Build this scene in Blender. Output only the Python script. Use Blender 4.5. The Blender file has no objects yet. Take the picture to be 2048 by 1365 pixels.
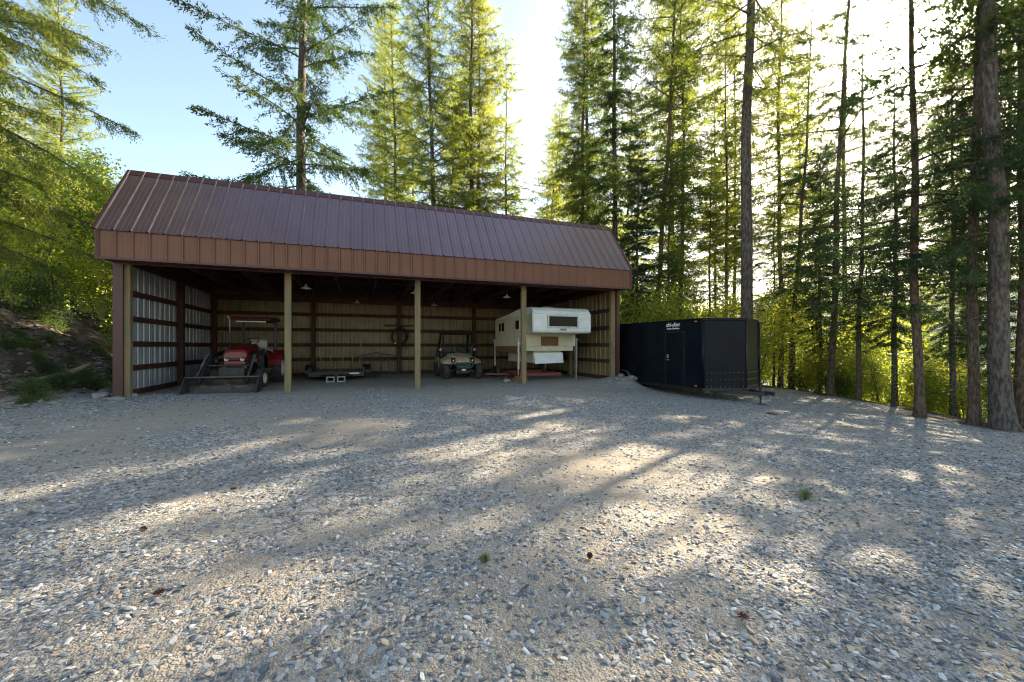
import bpy, math, random
import numpy as np
from mathutils import Vector, Matrix
R = math.radians
S = bpy.context.scene
COL = S.collection

# ------------------------------------------------------------------ camera, light, exposure
F = 815.0                       # focal length in photograph pixels (2048 wide)
EYE = 1.38
cam = bpy.data.cameras.new('camera'); camo = bpy.data.objects.new('camera', cam); COL.objects.link(camo)
camo.location = (0, 0, EYE); camo.rotation_euler = (R(90), 0, 0)
cam.sensor_width = 36; cam.lens = F/2048*36; cam.shift_y = 10.5/2048
cam.clip_start = 0.05; cam.clip_end = 6000
S.camera = camo
SUN_AZ = math.atan2(791, 815); SUN_EL = math.atan2(613, math.hypot(791, 815))
sund = Vector((math.sin(SUN_AZ)*math.cos(SUN_EL), math.cos(SUN_AZ)*math.cos(SUN_EL), math.sin(SUN_EL)))
W = bpy.data.worlds.new('World'); S.world = W; W.use_nodes = True
nt = W.node_tree; nt.nodes.clear()
out = nt.nodes.new('ShaderNodeOutputWorld'); bg = nt.nodes.new('ShaderNodeBackground')
sky = nt.nodes.new('ShaderNodeTexSky'); sky.sky_type = 'NISHITA'; sky.sun_disc = False
sky.sun_elevation = SUN_EL; sky.sun_rotation = SUN_AZ
sky.air_density = 1.0; sky.dust_density = 0.9; sky.ozone_density = 0.5
# the sun's own glare in the air round it
tc = nt.nodes.new('ShaderNodeTexCoord')
dt = nt.nodes.new('ShaderNodeVectorMath'); dt.operation = 'DOT_PRODUCT'; dt.inputs[1].default_value = sund
nt.links.new(tc.outputs['Generated'], dt.inputs[0])
def glow(p, k):
    a = nt.nodes.new('ShaderNodeMath'); a.operation = 'MAXIMUM'; a.inputs[1].default_value = 0
    nt.links.new(dt.outputs['Value'], a.inputs[0])
    b = nt.nodes.new('ShaderNodeMath'); b.operation = 'POWER'; b.inputs[1].default_value = p
    nt.links.new(a.outputs[0], b.inputs[0])
    c = nt.nodes.new('ShaderNodeMath'); c.operation = 'MULTIPLY'; c.inputs[1].default_value = k
    nt.links.new(b.outputs[0], c.inputs[0]); return c
g1 = glow(700, 800); g2 = glow(150, 2)
ad = nt.nodes.new('ShaderNodeMath'); ad.operation = 'ADD'
nt.links.new(g1.outputs[0], ad.inputs[0]); nt.links.new(g2.outputs[0], ad.inputs[1])
gc = nt.nodes.new('ShaderNodeVectorMath'); gc.operation = 'SCALE'; gc.inputs[0].default_value = (1, .95, .84)
nt.links.new(ad.outputs[0], gc.inputs['Scale'])
va = nt.nodes.new('ShaderNodeVectorMath'); va.operation = 'ADD'
nt.links.new(sky.outputs[0], va.inputs[0]); nt.links.new(gc.outputs[0], va.inputs[1])
wb = nt.nodes.new('ShaderNodeVectorMath'); wb.operation = 'MULTIPLY'; wb.inputs[1].default_value = (1.0, .95, .84)
nt.links.new(va.outputs[0], wb.inputs[0]); nt.links.new(wb.outputs[0], bg.inputs[0]); nt.links.new(bg.outputs[0], out.inputs[0])
bg.inputs[1].default_value = 0.095
sl = bpy.data.lights.new('sun', 'SUN'); so = bpy.data.objects.new('sun', sl); COL.objects.link(so)
sl.energy = 5.0; sl.angle = R(0.5); sl.color = (1, .84, .60)
so.rotation_euler = sund.to_track_quat('Z', 'Y').to_euler()
S.view_settings.view_transform = 'Standard'; S.view_settings.look = 'None'
S.view_settings.gamma = 1; S.view_settings.exposure = 2.2
S.cycles.filter_width = 1.1; S.cycles.max_bounces = 8; S.cycles.diffuse_bounces = 4; S.cycles.transmission_bounces = 6

# ------------------------------------------------------------------ frames and terrain
SH = R(20.38); DX, DY = math.cos(SH), math.sin(SH)
P1 = (-9.874, 10.45)
def shed(a, b): return (P1[0]+a*DX-b*DY, P1[1]+a*DY+b*DX)
def to_shed(x, y):
    rx, ry = x-P1[0], y-P1[1]; return rx*DX+ry*DY, -rx*DY+ry*DX
def a_at(px, b):
    u = (px-1024)/F; nx, ny = -DY, DX
    return (u*(P1[1]+b*ny)-P1[0]-b*nx)/(DX-u*DY)
def pz(px, Z): return ((px-1024)/F*Z, Z)

_rs = np.random.RandomState(5); _tab = _rs.rand(256, 256)
def vnoise(x, y, f=1.0, o=0):
    x = np.asarray(x)*f+o*17.3; y = np.asarray(y)*f+o*9.1
    xi = np.floor(x).astype(int); yi = np.floor(y).astype(int); fx = x-xi; fy = y-yi
    fx = fx*fx*(3-2*fx); fy = fy*fy*(3-2*fy)
    t = lambda i, j: _tab[i % 256, j % 256]
    return (t(xi, yi)*(1-fx)+t(xi+1, yi)*fx)*(1-fy)+(t(xi, yi+1)*(1-fx)+t(xi+1, yi+1)*fx)*fy
def ss(x, a, b):
    t = np.clip((np.asarray(x)-a)/(b-a), 0, 1); return t*t*(3-2*t)
def ground(x, y):
    x = np.asarray(x, float); y = np.asarray(y, float)
    a, b = to_shed(x, y)
    z = -0.062*np.maximum(0, x-.5)*ss(y, 2, 9)
    z = z - .012*np.maximum(0, y-16)*ss(x, 2, 8)
    inshed = ss(a, -.8, -.2)*(1-ss(a, 14.75, 15.7))*ss(b, -1.8, -.1)*(1-ss(b, 7.5, 11))
    z = z*(1-inshed)
    # right side: over the crest and down towards the lake
    crest = 12.6+.12*(y-10)
    ex = np.maximum(0, x-crest-.5)
    z = z - ss(ex, 0, 4)*ex*.52
    z = z - .5*np.maximum(0, y-30)*ss(y, 30, 42)*ss(x, -40, 5)
    # left side: cut bank
    base = -1.1-.55*np.maximum(0, -b)*.6-.25*vnoise(x, y, .8, 3)
    up = np.maximum(0, base-a)
    bank = 2.75*ss(up, -.5, 4.6)+.45*(vnoise(x, y, .9, 1)-.5)*ss(up, 0, 1.5)+.24*(vnoise(x, y, 2.4, 2)-.5)*ss(up, 0, 1)
    bank = bank + .10*np.maximum(0, up-4.6)
    z = z + bank*ss(b, -7.5, -2.0)*(1-.75*ss(b, 20, 45))
    # gentle wheel ruts and lumps in the gravel
    z = z + .035*(vnoise(x, y, .55, 4)-.5)+.03*(vnoise(x*.5, y*1.3, 1.1, 6)-.5)
    # heap of spoil at the right front post
    hx, hy = shed(14.95, -.25)
    z = z + .21*np.exp(-(((x-hx)/.75)**2+((y-hy)/.6)**2))
    return np.maximum(z, -16.0)
def gz(x, y): return float(ground(x, y))

# ------------------------------------------------------------------ materials
def mat(name, c, rough=.6, metal=0., c2=None, scale=6., bump=0., bscale=40., spec=.5, detail=6, stretch=None, coat=0., fac=(.35, .65)):
    m = bpy.data.materials.new(name); m.use_nodes = True; n = m.node_tree; b = n.nodes['Principled BSDF']
    b.inputs['Base Color'].default_value = (*c, 1); b.inputs['Roughness'].default_value = rough
    b.inputs['Metallic'].default_value = metal; b.inputs['Specular IOR Level'].default_value = spec
    b.inputs['Coat Weight'].default_value = coat
    t = n.nodes.new('ShaderNodeTexCoord'); mp = n.nodes.new('ShaderNodeMapping')
    n.links.new(t.outputs['Object'], mp.inputs[0])
    if stretch: mp.inputs['Scale'].default_value = stretch
    if c2:
        x = n.nodes.new('ShaderNodeTexNoise'); x.inputs['Scale'].default_value = scale; x.inputs['Detail'].default_value = detail
        n.links.new(mp.outputs[0], x.inputs['Vector'])
        r = n.nodes.new('ShaderNodeMapRange'); r.inputs[1].default_value = fac[0]; r.inputs[2].default_value = fac[1]
        n.links.new(x.outputs['Fac'], r.inputs[0])
        mx = n.nodes.new('ShaderNodeMix'); mx.data_type = 'RGBA'
        mx.inputs[6].default_value = (*c, 1); mx.inputs[7].default_value = (*c2, 1)
        n.links.new(r.outputs[0], mx.inputs[0]); n.links.new(mx.outputs[2], b.inputs['Base Color'])
    if bump:
        x = n.nodes.new('ShaderNodeTexNoise'); x.inputs['Scale'].default_value = bscale; x.inputs['Detail'].default_value = 6
        n.links.new(mp.outputs[0], x.inputs['Vector'])
        bp = n.nodes.new('ShaderNodeBump'); bp.inputs['Strength'].default_value = bump; bp.inputs['Distance'].default_value = .02
        n.links.new(x.outputs['Fac'], bp.inputs['Height']); n.links.new(bp.outputs[0], b.inputs['Normal'])
    return m
def leafmat(name, c, c2, tr, tr2, w=.45, rough=.55, wood=False):
    m = bpy.data.materials.new(name); m.use_nodes = True; n = m.node_tree; b = n.nodes['Principled BSDF']; o = n.nodes['Material Output']
    b.inputs['Roughness'].default_value = rough; b.inputs['Specular IOR Level'].default_value = .3
    g = n.nodes.new('ShaderNodeNewGeometry'); oi = n.nodes.new('ShaderNodeObjectInfo')
    t = n.nodes.new('ShaderNodeTexCoord'); x = n.nodes.new('ShaderNodeTexNoise'); x.inputs['Scale'].default_value = .9
    n.links.new(t.outputs['Object'], x.inputs['Vector'])
    a = n.nodes.new('ShaderNodeMath'); a.operation = 'MULTIPLY_ADD'; a.inputs[1].default_value = .45
    n.links.new(g.outputs['Random Per Island'], a.inputs[0]); n.links.new(x.outputs['Fac'], a.inputs[2])
    a2 = n.nodes.new('ShaderNodeMath'); a2.operation = 'MULTIPLY_ADD'; a2.inputs[1].default_value = .75; 
    n.links.new(oi.outputs['Random'], a2.inputs[0]); n.links.new(a.outputs[0], a2.inputs[2])
    r = n.nodes.new('ShaderNodeMapRange'); r.inputs[1].default_value = .5; r.inputs[2].default_value = 1.6
    n.links.new(a2.outputs[0], r.inputs[0])
    def mix(p, q):
        mx = n.nodes.new('ShaderNodeMix'); mx.data_type = 'RGBA'; mx.inputs[6].default_value = (*p, 1); mx.inputs[7].default_value = (*q, 1)
        n.links.new(r.outputs[0], mx.inputs[0]); return mx
    m1 = mix(c, c2); m2 = mix(tr, tr2)
    n.links.new(m1.outputs[2], b.inputs['Base Color'])
    ts = n.nodes.new('ShaderNodeBsdfTranslucent'); n.links.new(m2.outputs[2], ts.inputs[0])
    ms = n.nodes.new('ShaderNodeMixShader'); ms.inputs[0].default_value = w
    n.links.new(b.outputs[0], ms.inputs[1]); n.links.new(ts.outputs[0], ms.inputs[2]); n.links.new(ms.outputs[0], o.inputs[0])
    return m
M = {}
M['needle'] = leafmat('needle', (.032, .062, .016), (.085, .125, .025), (.16, .24, .035), (.42, .46, .05), .48)
M['needle_dark'] = leafmat('needle_dark', (.018, .040, .018), (.045, .080, .028), (.05, .11, .03), (.16, .24, .04), .40)
M['needle_light'] = leafmat('needle_light', (.055, .095, .020), (.13, .17, .03), (.30, .40, .05), (.60, .60, .06), .52)
M['leaf'] = leafmat('leaf', (.055, .11, .018), (.13, .19, .025), (.36, .50, .05), (.75, .72, .07), .55, .45)
M['leaf_dark'] = leafmat('leaf_dark', (.020, .048, .014), (.05, .095, .022), (.06, .15, .02), (.20, .32, .04), .42, .5)
M['bark'] = mat('bark', (.050, .037, .029), .9, c2=(.135, .110, .088), scale=6, bump=1., bscale=12, stretch=(2.6, 2.6, .8), fac=(.4, .62))
M['bark_warm'] = mat('bark_warm', (.060, .037, .024), .9, c2=(.15, .10, .065), scale=6, bump=1., bscale=12, stretch=(2.6, 2.6, .8), fac=(.4, .62))
M['twig'] = mat('twig', (.09, .07, .055), .9, c2=(.16, .13, .10))
M['paint_brown'] = mat('paint_brown', (.070, .020, .016), .48, 0., c2=(.085, .027, .021), scale=1.5, spec=.5)
M['paint_roof'] = mat('paint_roof', (.110, .055, .066), .28, .2, c2=(.132, .070, .080), scale=1.1, spec=.9, coat=.4)  # brown roof sheet, the sky's purple sheen mixed into its base colour
M['paint_fascia'] = mat('paint_fascia', (.145, .054, .026), .42, 0., c2=(.165, .064, .033), scale=1.5, spec=.35)
M['sheet_in_shaded'] = mat('sheet_in_shaded', (.195, .15, .065), .38, 0., c2=(.14, .108, .045), scale=2.5, spec=.5)  # pale inner sheet, darkened so the colour carries the shade of the bays
M['post'] = mat('post', (.25, .175, .085), .8, c2=(.15, .13, .07), scale=3, bump=.4, bscale=14, stretch=(3, 3, .4))
M['timber'] = mat('timber', (.085, .026, .014), .85, c2=(.045, .018, .011), scale=4, bump=.3, bscale=20)  # red-brown wood, darkened in colour for the shade under the roof
M['stone'] = mat('stone', (.15, .14, .125), .85, c2=(.27, .245, .21), scale=7, bump=.7, bscale=20)
M['black'] = mat('black', (.007, .007, .008), .5, c2=(.013, .013, .014), scale=5)
M['trailer_black'] = mat('trailer_black', (.004, .006, .010), .38, 0., c2=(.007, .010, .015), scale=2, spec=.14)
M['rubber'] = mat('rubber', (.022, .021, .020), .8, c2=(.06, .052, .042), scale=7)
M['red'] = mat('red', (.20, .010, .008), .36, c2=(.14, .010, .009), scale=4, coat=.2)
M['dull_red'] = mat('dull_red', (.085, .010, .010), .6, c2=(.06, .012, .012), scale=4)
M['sheet_in_sky'] = mat('sheet_in_sky', (.36, .39, .42), .36, .2, c2=(.30, .33, .36), scale=2.5, spec=.6)  # left wall's inner sheet, its blue-grey sky reflection painted into the colour
M['steel'] = mat('steel', (.42, .42, .42), .4, .8, c2=(.3, .29, .27), scale=9)
M['white_rim'] = mat('white_rim', (.62, .62, .60), .5, c2=(.45, .43, .40), scale=8)
M['dark_steel'] = mat('dark_steel', (.018, .020, .026), .45, .3, c2=(.04, .038, .036), scale=8)
M['bucket'] = mat('bucket', (.03, .034, .045), .5, .3, c2=(.10, .075, .055), scale=5, bump=.3)
M['dirt'] = mat('dirt', (.12, .088, .066), .95, c2=(.07, .055, .045), scale=11, bump=.9, bscale=25)
M['white'] = mat('white', (.72, .73, .72), .42, c2=(.62, .62, .58), scale=3, coat=.1)
M['cream'] = mat('cream', (.62, .56, .40), .5, c2=(.52, .46, .32), scale=4)
M['glass'] = mat('glass', (.003, .003, .004), .04, spec=.12)
M['osb'] = mat('osb', (.24, .12, .05), .8, c2=(.12, .06, .028), scale=30)
M['tan'] = mat('tan', (.48, .40, .27), .45, c2=(.30, .22, .13), scale=4)
M['seat'] = mat('seat', (.50, .46, .38), .7, c2=(.38, .33, .26), scale=6)
M['red_steel'] = mat('red_steel', (.22, .035, .025), .6, c2=(.12, .04, .03), scale=7)
M['concrete'] = mat('concrete', (.42, .41, .38), .9, c2=(.33, .32, .30), scale=12, bump=.3)
M['lens_red'] = mat('lens_red', (.55, .03, .015), .25)
M['lens_orange'] = mat('lens_orange', (.75, .22, .03), .25)
M['deck'] = mat('deck', (.24, .20, .15), .85, c2=(.14, .115, .09), scale=6, stretch=(1, 6, 1))
M['yellow'] = mat('yellow', (.6, .5, .06), .6)
M['badge'] = mat('badge', (.34, .22, .12), .5, c2=(.25, .14, .07), scale=30)
M['green_strap'] = mat('green_strap', (.05, .20, .14), .6)
M['shade_metal'] = mat('shade_metal', (.7, .68, .62), .35, .3)

# ------------------------------------------------------------------ mesh helpers
class MB:
    def __init__(s): s.v = []; s.f = []; s.m = []
    def add(s, vs, fs, m=0):
        o = len(s.v); s.v += [tuple(v) for v in vs]; s.f += [tuple(i+o for i in f) for f in fs]; s.m += [m]*len(fs)
    def box(s, x0, x1, y0, y1, z0, z1, m=0, bev=0.):
        if bev:
            b = min(bev, (x1-x0)/2.01, (y1-y0)/2.01, (z1-z0)/2.01); vs = []; idx = {}
            import itertools
            for i, j, k in itertools.product((0, 1), repeat=3):
                X = (x0, x1)[i]; Y = (y0, y1)[j]; Z = (z0, z1)[k]; sx = b if i == 0 else -b; sy = b if j == 0 else -b; sz = b if k == 0 else -b
                for ax, p in enumerate(((X, Y+sy, Z+sz), (X+sx, Y, Z+sz), (X+sx, Y+sy, Z))): idx[i, j, k, ax] = len(vs); vs.append(p)
            fs = []
            g = lambda *q: [idx[t] for t in q]
            for i in (0, 1): fs.append(g((i, 0, 0, 0), (i, 1, 0, 0), (i, 1, 1, 0), (i, 0, 1, 0))[::(-1 if i == 0 else 1)])
            for j in (0, 1): fs.append(g((0, j, 0, 1), (1, j, 0, 1), (1, j, 1, 1), (0, j, 1, 1))[::(1 if j == 0 else -1)])
            for k in (0, 1): fs.append(g((0, 0, k, 2), (1, 0, k, 2), (1, 1, k, 2), (0, 1, k, 2))[::(-1 if k == 0 else 1)])
            for i, j in itertools.product((0, 1), repeat=2): fs.append(g((i, j, 0, 0), (i, j, 0, 1), (i, j, 1, 1), (i, j, 1, 0)))
            for i, k in itertools.product((0, 1), repeat=2): fs.append(g((i, 0, k, 0), (i, 0, k, 2), (i, 1, k, 2), (i, 1, k, 0)))
            for j, k in itertools.product((0, 1), repeat=2): fs.append(g((0, j, k, 1), (0, j, k, 2), (1, j, k, 2), (1, j, k, 1)))
            for i, j, k in itertools.product((0, 1), repeat=3): fs.append(g((i, j, k, 0), (i, j, k, 1), (i, j, k, 2)))
            s.add(vs, fs, m); return s
        s.add([(x0, y0, z0), (x1, y0, z0), (x1, y1, z0), (x0, y1, z0), (x0, y0, z1), (x1, y0, z1), (x1, y1, z1), (x0, y1, z1)],
              [(0, 3, 2, 1), (4, 5, 6, 7), (0, 1, 5, 4), (1, 2, 6, 5), (2, 3, 7, 6), (3, 0, 4, 7)], m); return s
    def tube(s, pts, r, n=8, m=0, cap=True):
        pts = [Vector(p) for p in pts]; rr = r if isinstance(r, (list, tuple)) else [r]*len(pts)
        vs = []; k = len(pts); up = Vector((0, 0, 1)); prev = None
        for i, p in enumerate(pts):
            t = (pts[min(i+1, k-1)]-pts[max(i-1, 0)]).normalized()
            if prev is None:
                a = t.cross(up if abs(t.z) < .9 else Vector((1, 0, 0))).normalized()
            else: a = (prev-t*prev.dot(t)).normalized()
            prev = a; b = t.cross(a)
            for j in range(n):
                q = 2*math.pi*j/n; vs.append(p+(a*math.cos(q)+b*math.sin(q))*rr[i])
        fs = [(i*n+j, i*n+(j+1) % n, (i+1)*n+(j+1) % n, (i+1)*n+j) for i in range(k-1) for j in range(n)]
        if cap: fs += [tuple(range(n))[::-1], tuple((k-1)*n+j for j in range(n))]
        s.add(vs, fs, m); return s
    def bar(s, p, q, w, h=None, m=0):
        p = Vector(p); q = Vector(q); h = h or w; t = (q-p).normalized()
        a = t.cross(Vector((0, 0, 1)) if abs(t.z) < .95 else Vector((1, 0, 0))).normalized(); b = t.cross(a)
        vs = [c+a*i*w/2+b*j*h/2 for c in (p, q) for i, j in ((-1, -1), (1, -1), (1, 1), (-1, 1))]
        s.add(vs, [(3, 2, 1, 0), (4, 5, 6, 7), (0, 1, 5, 4), (1, 2, 6, 5), (2, 3, 7, 6), (3, 0, 4, 7)], m); return s
    def prism(s, poly, x0, x1, m=0, axis='x'):
        n = len(poly); f = {'x': lambda c, p: (c, p[0], p[1]), 'y': lambda c, p: (p[0], c, p[1]), 'z': lambda c, p: (p[0], p[1], c)}[axis]
        s.add([f(c, p) for c in (x0, x1) for p in poly], [tuple(range(n))[::-1], tuple(range(n, 2*n))]+[(i, (i+1) % n, n+(i+1) % n, n+i) for i in range(n)], m); return s
    def lathe(s, prof, c, axis='x', n=28, m=0):
        vs = []; c = Vector(c)
        for i in range(n):
            q = 2*math.pi*i/n
            for (h, r) in prof:
                v = (h, r*math.cos(q), r*math.sin(q)) if axis == 'x' else ((r*math.cos(q), h, r*math.sin(q)) if axis == 'y' else (r*math.cos(q), r*math.sin(q), h))
                vs.append(c+Vector(v))
        k = len(prof); s.add(vs, [(i*k+j, i*k+j+1, ((i+1) % n)*k+j+1, ((i+1) % n)*k+j) for i in range(n) for j in range(k-1)], m); return s
    def build(s, name, mats, parent=None, smooth=False, bevel=0.):
        me = bpy.data.meshes.new(name); me.from_pydata(s.v, [], s.f)
        mats = mats if isinstance(mats, (list, tuple)) else [mats]
        for x in mats: me.materials.append(x)
        if len(mats) > 1: me.polygons.foreach_set('material_index', s.m)
        me.update()
        import bmesh
        bm = bmesh.new(); bm.from_mesh(me); bmesh.ops.recalc_face_normals(bm, faces=bm.faces); bm.to_mesh(me); bm.free()
        if smooth: me.polygons.foreach_set('use_smooth', [True]*len(me.polygons))
        o = bpy.data.objects.new(name, me); COL.objects.link(o); o.parent = parent
        if bevel:
            b = o.modifiers.new('bevel', 'BEVEL'); b.width = bevel; b.segments = 2; b.limit_method = 'ANGLE'
        return o
def npmesh(name, V, Fq, mats, parent=None, mi=None, smooth=False, link=True):
    me = bpy.data.meshes.new(name); V = np.ascontiguousarray(V, np.float32); k = Fq.shape[1]; n = len(Fq)
    me.vertices.add(len(V)); me.vertices.foreach_set('co', V.ravel())
    me.loops.add(n*k); me.loops.foreach_set('vertex_index', Fq.astype(np.int32).ravel())
    me.polygons.add(n); me.polygons.foreach_set('loop_start', np.arange(n, dtype=np.int32)*k)
    for x in (mats if isinstance(mats, (list, tuple)) else [mats]): me.materials.append(x)
    if mi is not None: me.polygons.foreach_set('material_index', mi.astype(np.int32))
    me.polygons.foreach_set('use_smooth', np.full(n, smooth))
    me.update(calc_edges=True)
    if not link: return me
    o = bpy.data.objects.new(name, me); COL.objects.link(o); o.parent = parent; return o
def thing(name, label, cat, loc=(0, 0, 0), rz=0., group=None):
    o = bpy.data.objects.new(name, None); COL.objects.link(o); o.location = loc; o.rotation_euler = (0, 0, rz)
    o.empty_display_size = .2; return tag(o, label, cat, group)
def tag(o, label, cat, group=None):
    o['label'] = label; o['category'] = cat
    if group: o['group'] = group
    return o
def pivot(name, loc, parent):
    o = bpy.data.objects.new(name, None); COL.objects.link(o); o.location = loc; o.parent = parent; return o
def text(name, body, size, loc, rot, m, parent, shear=0., off=0., ext=.003):
    c = bpy.data.curves.new(name, 'FONT'); c.body = body; c.size = size; c.shear = shear; c.offset = off; c.extrude = ext
    c.align_x = 'CENTER'; c.materials.append(m)
    o = bpy.data.objects.new(name, c); COL.objects.link(o); o.parent = parent; o.location = loc; o.rotation_euler = rot
    bpy.context.view_layer.update()
    me = bpy.data.meshes.new_from_object(o.evaluated_get(bpy.context.evaluated_depsgraph_get())); bpy.data.objects.remove(o)
    o = bpy.data.objects.new(name, me); COL.objects.link(o); o.parent = parent; o.location = loc; o.rotation_euler = rot; return o

# ------------------------------------------------------------------ ground
xs = np.concatenate([-np.geomspace(3000, 40, 22), np.arange(-39, -16, 1.), np.arange(-16, 16, .16), np.arange(16, 40, 1.), np.geomspace(40, 3000, 22)])
ys = np.concatenate([-np.geomspace(3000, 5, 22), np.arange(-4, 22, .16), np.arange(22, 60, 1.), np.geomspace(60, 3000, 22)])
GX, GY = np.meshgrid(xs, ys); GZ = ground(GX, GY)
nx_, ny_ = len(xs), len(ys)
idx = np.arange(nx_*ny_).reshape(ny_, nx_)
Q = np.stack([idx[:-1, :-1], idx[:-1, 1:], idx[1:, 1:], idx[1:, :-1]], -1).reshape(-1, 4)
def stoney(x, y):
    s = .55*vnoise(x*.55+y*.35, y*.45-x*.1, .9, 11)+.3*vnoise(x, y, 1.5, 12)+.15*vnoise(x, y, 4, 13)
    a, b = to_shed(x, y)
    s = s+.05+.10*ss(x, -2, 4)-.14*ss(-b, 0, 5)*0
    s = s-.35*ss(b, -.8, .6)*ss(a, -.5, 0)*(1-ss(a, 14.6, 15.2))*(1-ss(b, 8, 9))
    return s
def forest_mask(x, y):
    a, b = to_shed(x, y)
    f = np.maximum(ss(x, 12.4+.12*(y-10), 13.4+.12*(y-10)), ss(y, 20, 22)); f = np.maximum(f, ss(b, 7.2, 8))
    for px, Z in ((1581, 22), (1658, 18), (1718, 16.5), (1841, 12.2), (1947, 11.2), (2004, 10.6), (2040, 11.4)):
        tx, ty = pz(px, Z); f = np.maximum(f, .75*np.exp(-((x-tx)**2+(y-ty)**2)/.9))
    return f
def bank_mask(x, y):
    a, b = to_shed(x, y)
    return ss(-1.15-.33*np.maximum(0, -b)-.25*vnoise(x, y, .8, 3)-a, -.2, .8)*ss(b, -6.5, -4)
V = np.stack([GX, GY, GZ], -1).reshape(-1, 3)
me = npmesh('ground', V, Q, [], smooth=True, link=False)
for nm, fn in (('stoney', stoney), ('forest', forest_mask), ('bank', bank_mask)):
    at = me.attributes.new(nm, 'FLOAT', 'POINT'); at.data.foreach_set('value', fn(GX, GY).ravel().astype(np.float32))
def ground_mat():
    m = bpy.data.materials.new('gravel_ground'); m.use_nodes = True; n = m.node_tree; b = n.nodes['Principled BSDF']; L = n.links.new
    N = n.nodes.new
    tc = N('ShaderNodeTexCoord')
    def attr(a): x = N('ShaderNodeAttribute'); x.attribute_name = a; return x.outputs['Fac']
    def noise(s, d=5): x = N('ShaderNodeTexNoise'); x.inputs['Scale'].default_value = s; x.inputs['Detail'].default_value = d; L(tc.outputs['Object'], x.inputs['Vector']); return x.outputs['Fac']
    def ramp(f, a, c): x = N('ShaderNodeMapRange'); x.inputs[1].default_value = a; x.inputs[2].default_value = c; L(f, x.inputs[0]); return x.outputs[0]
    def mix(f, p, q):
        x = N('ShaderNodeMix'); x.data_type = 'RGBA'
        for i, v in ((6, p), (7, q)):
            if isinstance(v, tuple): x.inputs[i].default_value = (*v, 1)
            else: L(v, x.inputs[i])
        L(f, x.inputs[0]); return x.outputs[2]
    def math_(op, p, q):
        x = N('ShaderNodeMath'); x.operation = op
        for i, v in ((0, p), (1, q)):
            if isinstance(v, (int, float)): x.inputs[i].default_value = v
            else: L(v, x.inputs[i])
        return x.outputs[0]
    def vor(s):
        x = N('ShaderNodeTexVoronoi'); x.inputs['Scale'].default_value = s; x.inputs['Randomness'].default_value = 1; L(tc.outputs['Object'], x.inputs['Vector']); return x
    v1 = vor(38); v2 = vor(95); v3 = vor(16)
    sep = N('ShaderNodeSeparateColor'); L(v1.outputs['Color'], sep.inputs[0])
    sep2 = N('ShaderNodeSeparateColor'); L(v2.outputs['Color'], sep2.inputs[0])
    sep3 = N('ShaderNodeSeparateColor'); L(v3.outputs['Color'], sep3.inputs[0])
    grey = mix(sep.outputs[0], (.105, .105, .105), (.40, .385, .355))
    grey = mix(ramp(sep.outputs[1], .78, .95), grey, (.44, .35, .25))
    grey = mix(ramp(sep3.outputs[0], .8, .9), grey, (.42, .42, .41))
    sand = mix(noise(14), (.42, .33, .225), (.28, .22, .155))
    sand = mix(sep2.outputs[0], sand, mix(sep2.outputs[1], (.24, .235, .23), (.44, .40, .34)))
    st = math_('ADD', attr('stoney'), math_('MULTIPLY', math_('SUBTRACT', noise(9, 6), .5), .7))
    col = mix(ramp(st, .42, .64), sand, grey)
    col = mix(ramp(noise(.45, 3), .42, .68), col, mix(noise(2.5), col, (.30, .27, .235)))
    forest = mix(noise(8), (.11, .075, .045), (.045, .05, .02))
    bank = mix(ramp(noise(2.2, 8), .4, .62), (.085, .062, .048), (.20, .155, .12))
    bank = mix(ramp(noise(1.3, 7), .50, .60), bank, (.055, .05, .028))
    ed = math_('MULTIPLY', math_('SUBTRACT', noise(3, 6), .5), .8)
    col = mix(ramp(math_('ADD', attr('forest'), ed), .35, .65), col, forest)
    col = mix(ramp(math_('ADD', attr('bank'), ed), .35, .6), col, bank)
    L(col, b.inputs['Base Color']); b.inputs['Roughness'].default_value = .9; b.inputs['Specular IOR Level'].default_value = .25
    h = math_('ADD', math_('MULTIPLY', v1.outputs['Distance'], -.35), math_('ADD', math_('MULTIPLY', v2.outputs['Distance'], -.3), math_('MULTIPLY', noise(60, 4), .5)))
    h = math_('ADD', h, math_('MULTIPLY', noise(6, 8), 1.2))
    bp = N('ShaderNodeBump'); bp.inputs['Strength'].default_value = .9; bp.inputs['Distance'].default_value = .03
    L(h, bp.inputs['Height']); L(bp.outputs[0], b.inputs['Normal'])
    return m
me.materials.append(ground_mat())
go = bpy.data.objects.new('ground', me); COL.objects.link(go); go['kind'] = 'structure'

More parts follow.
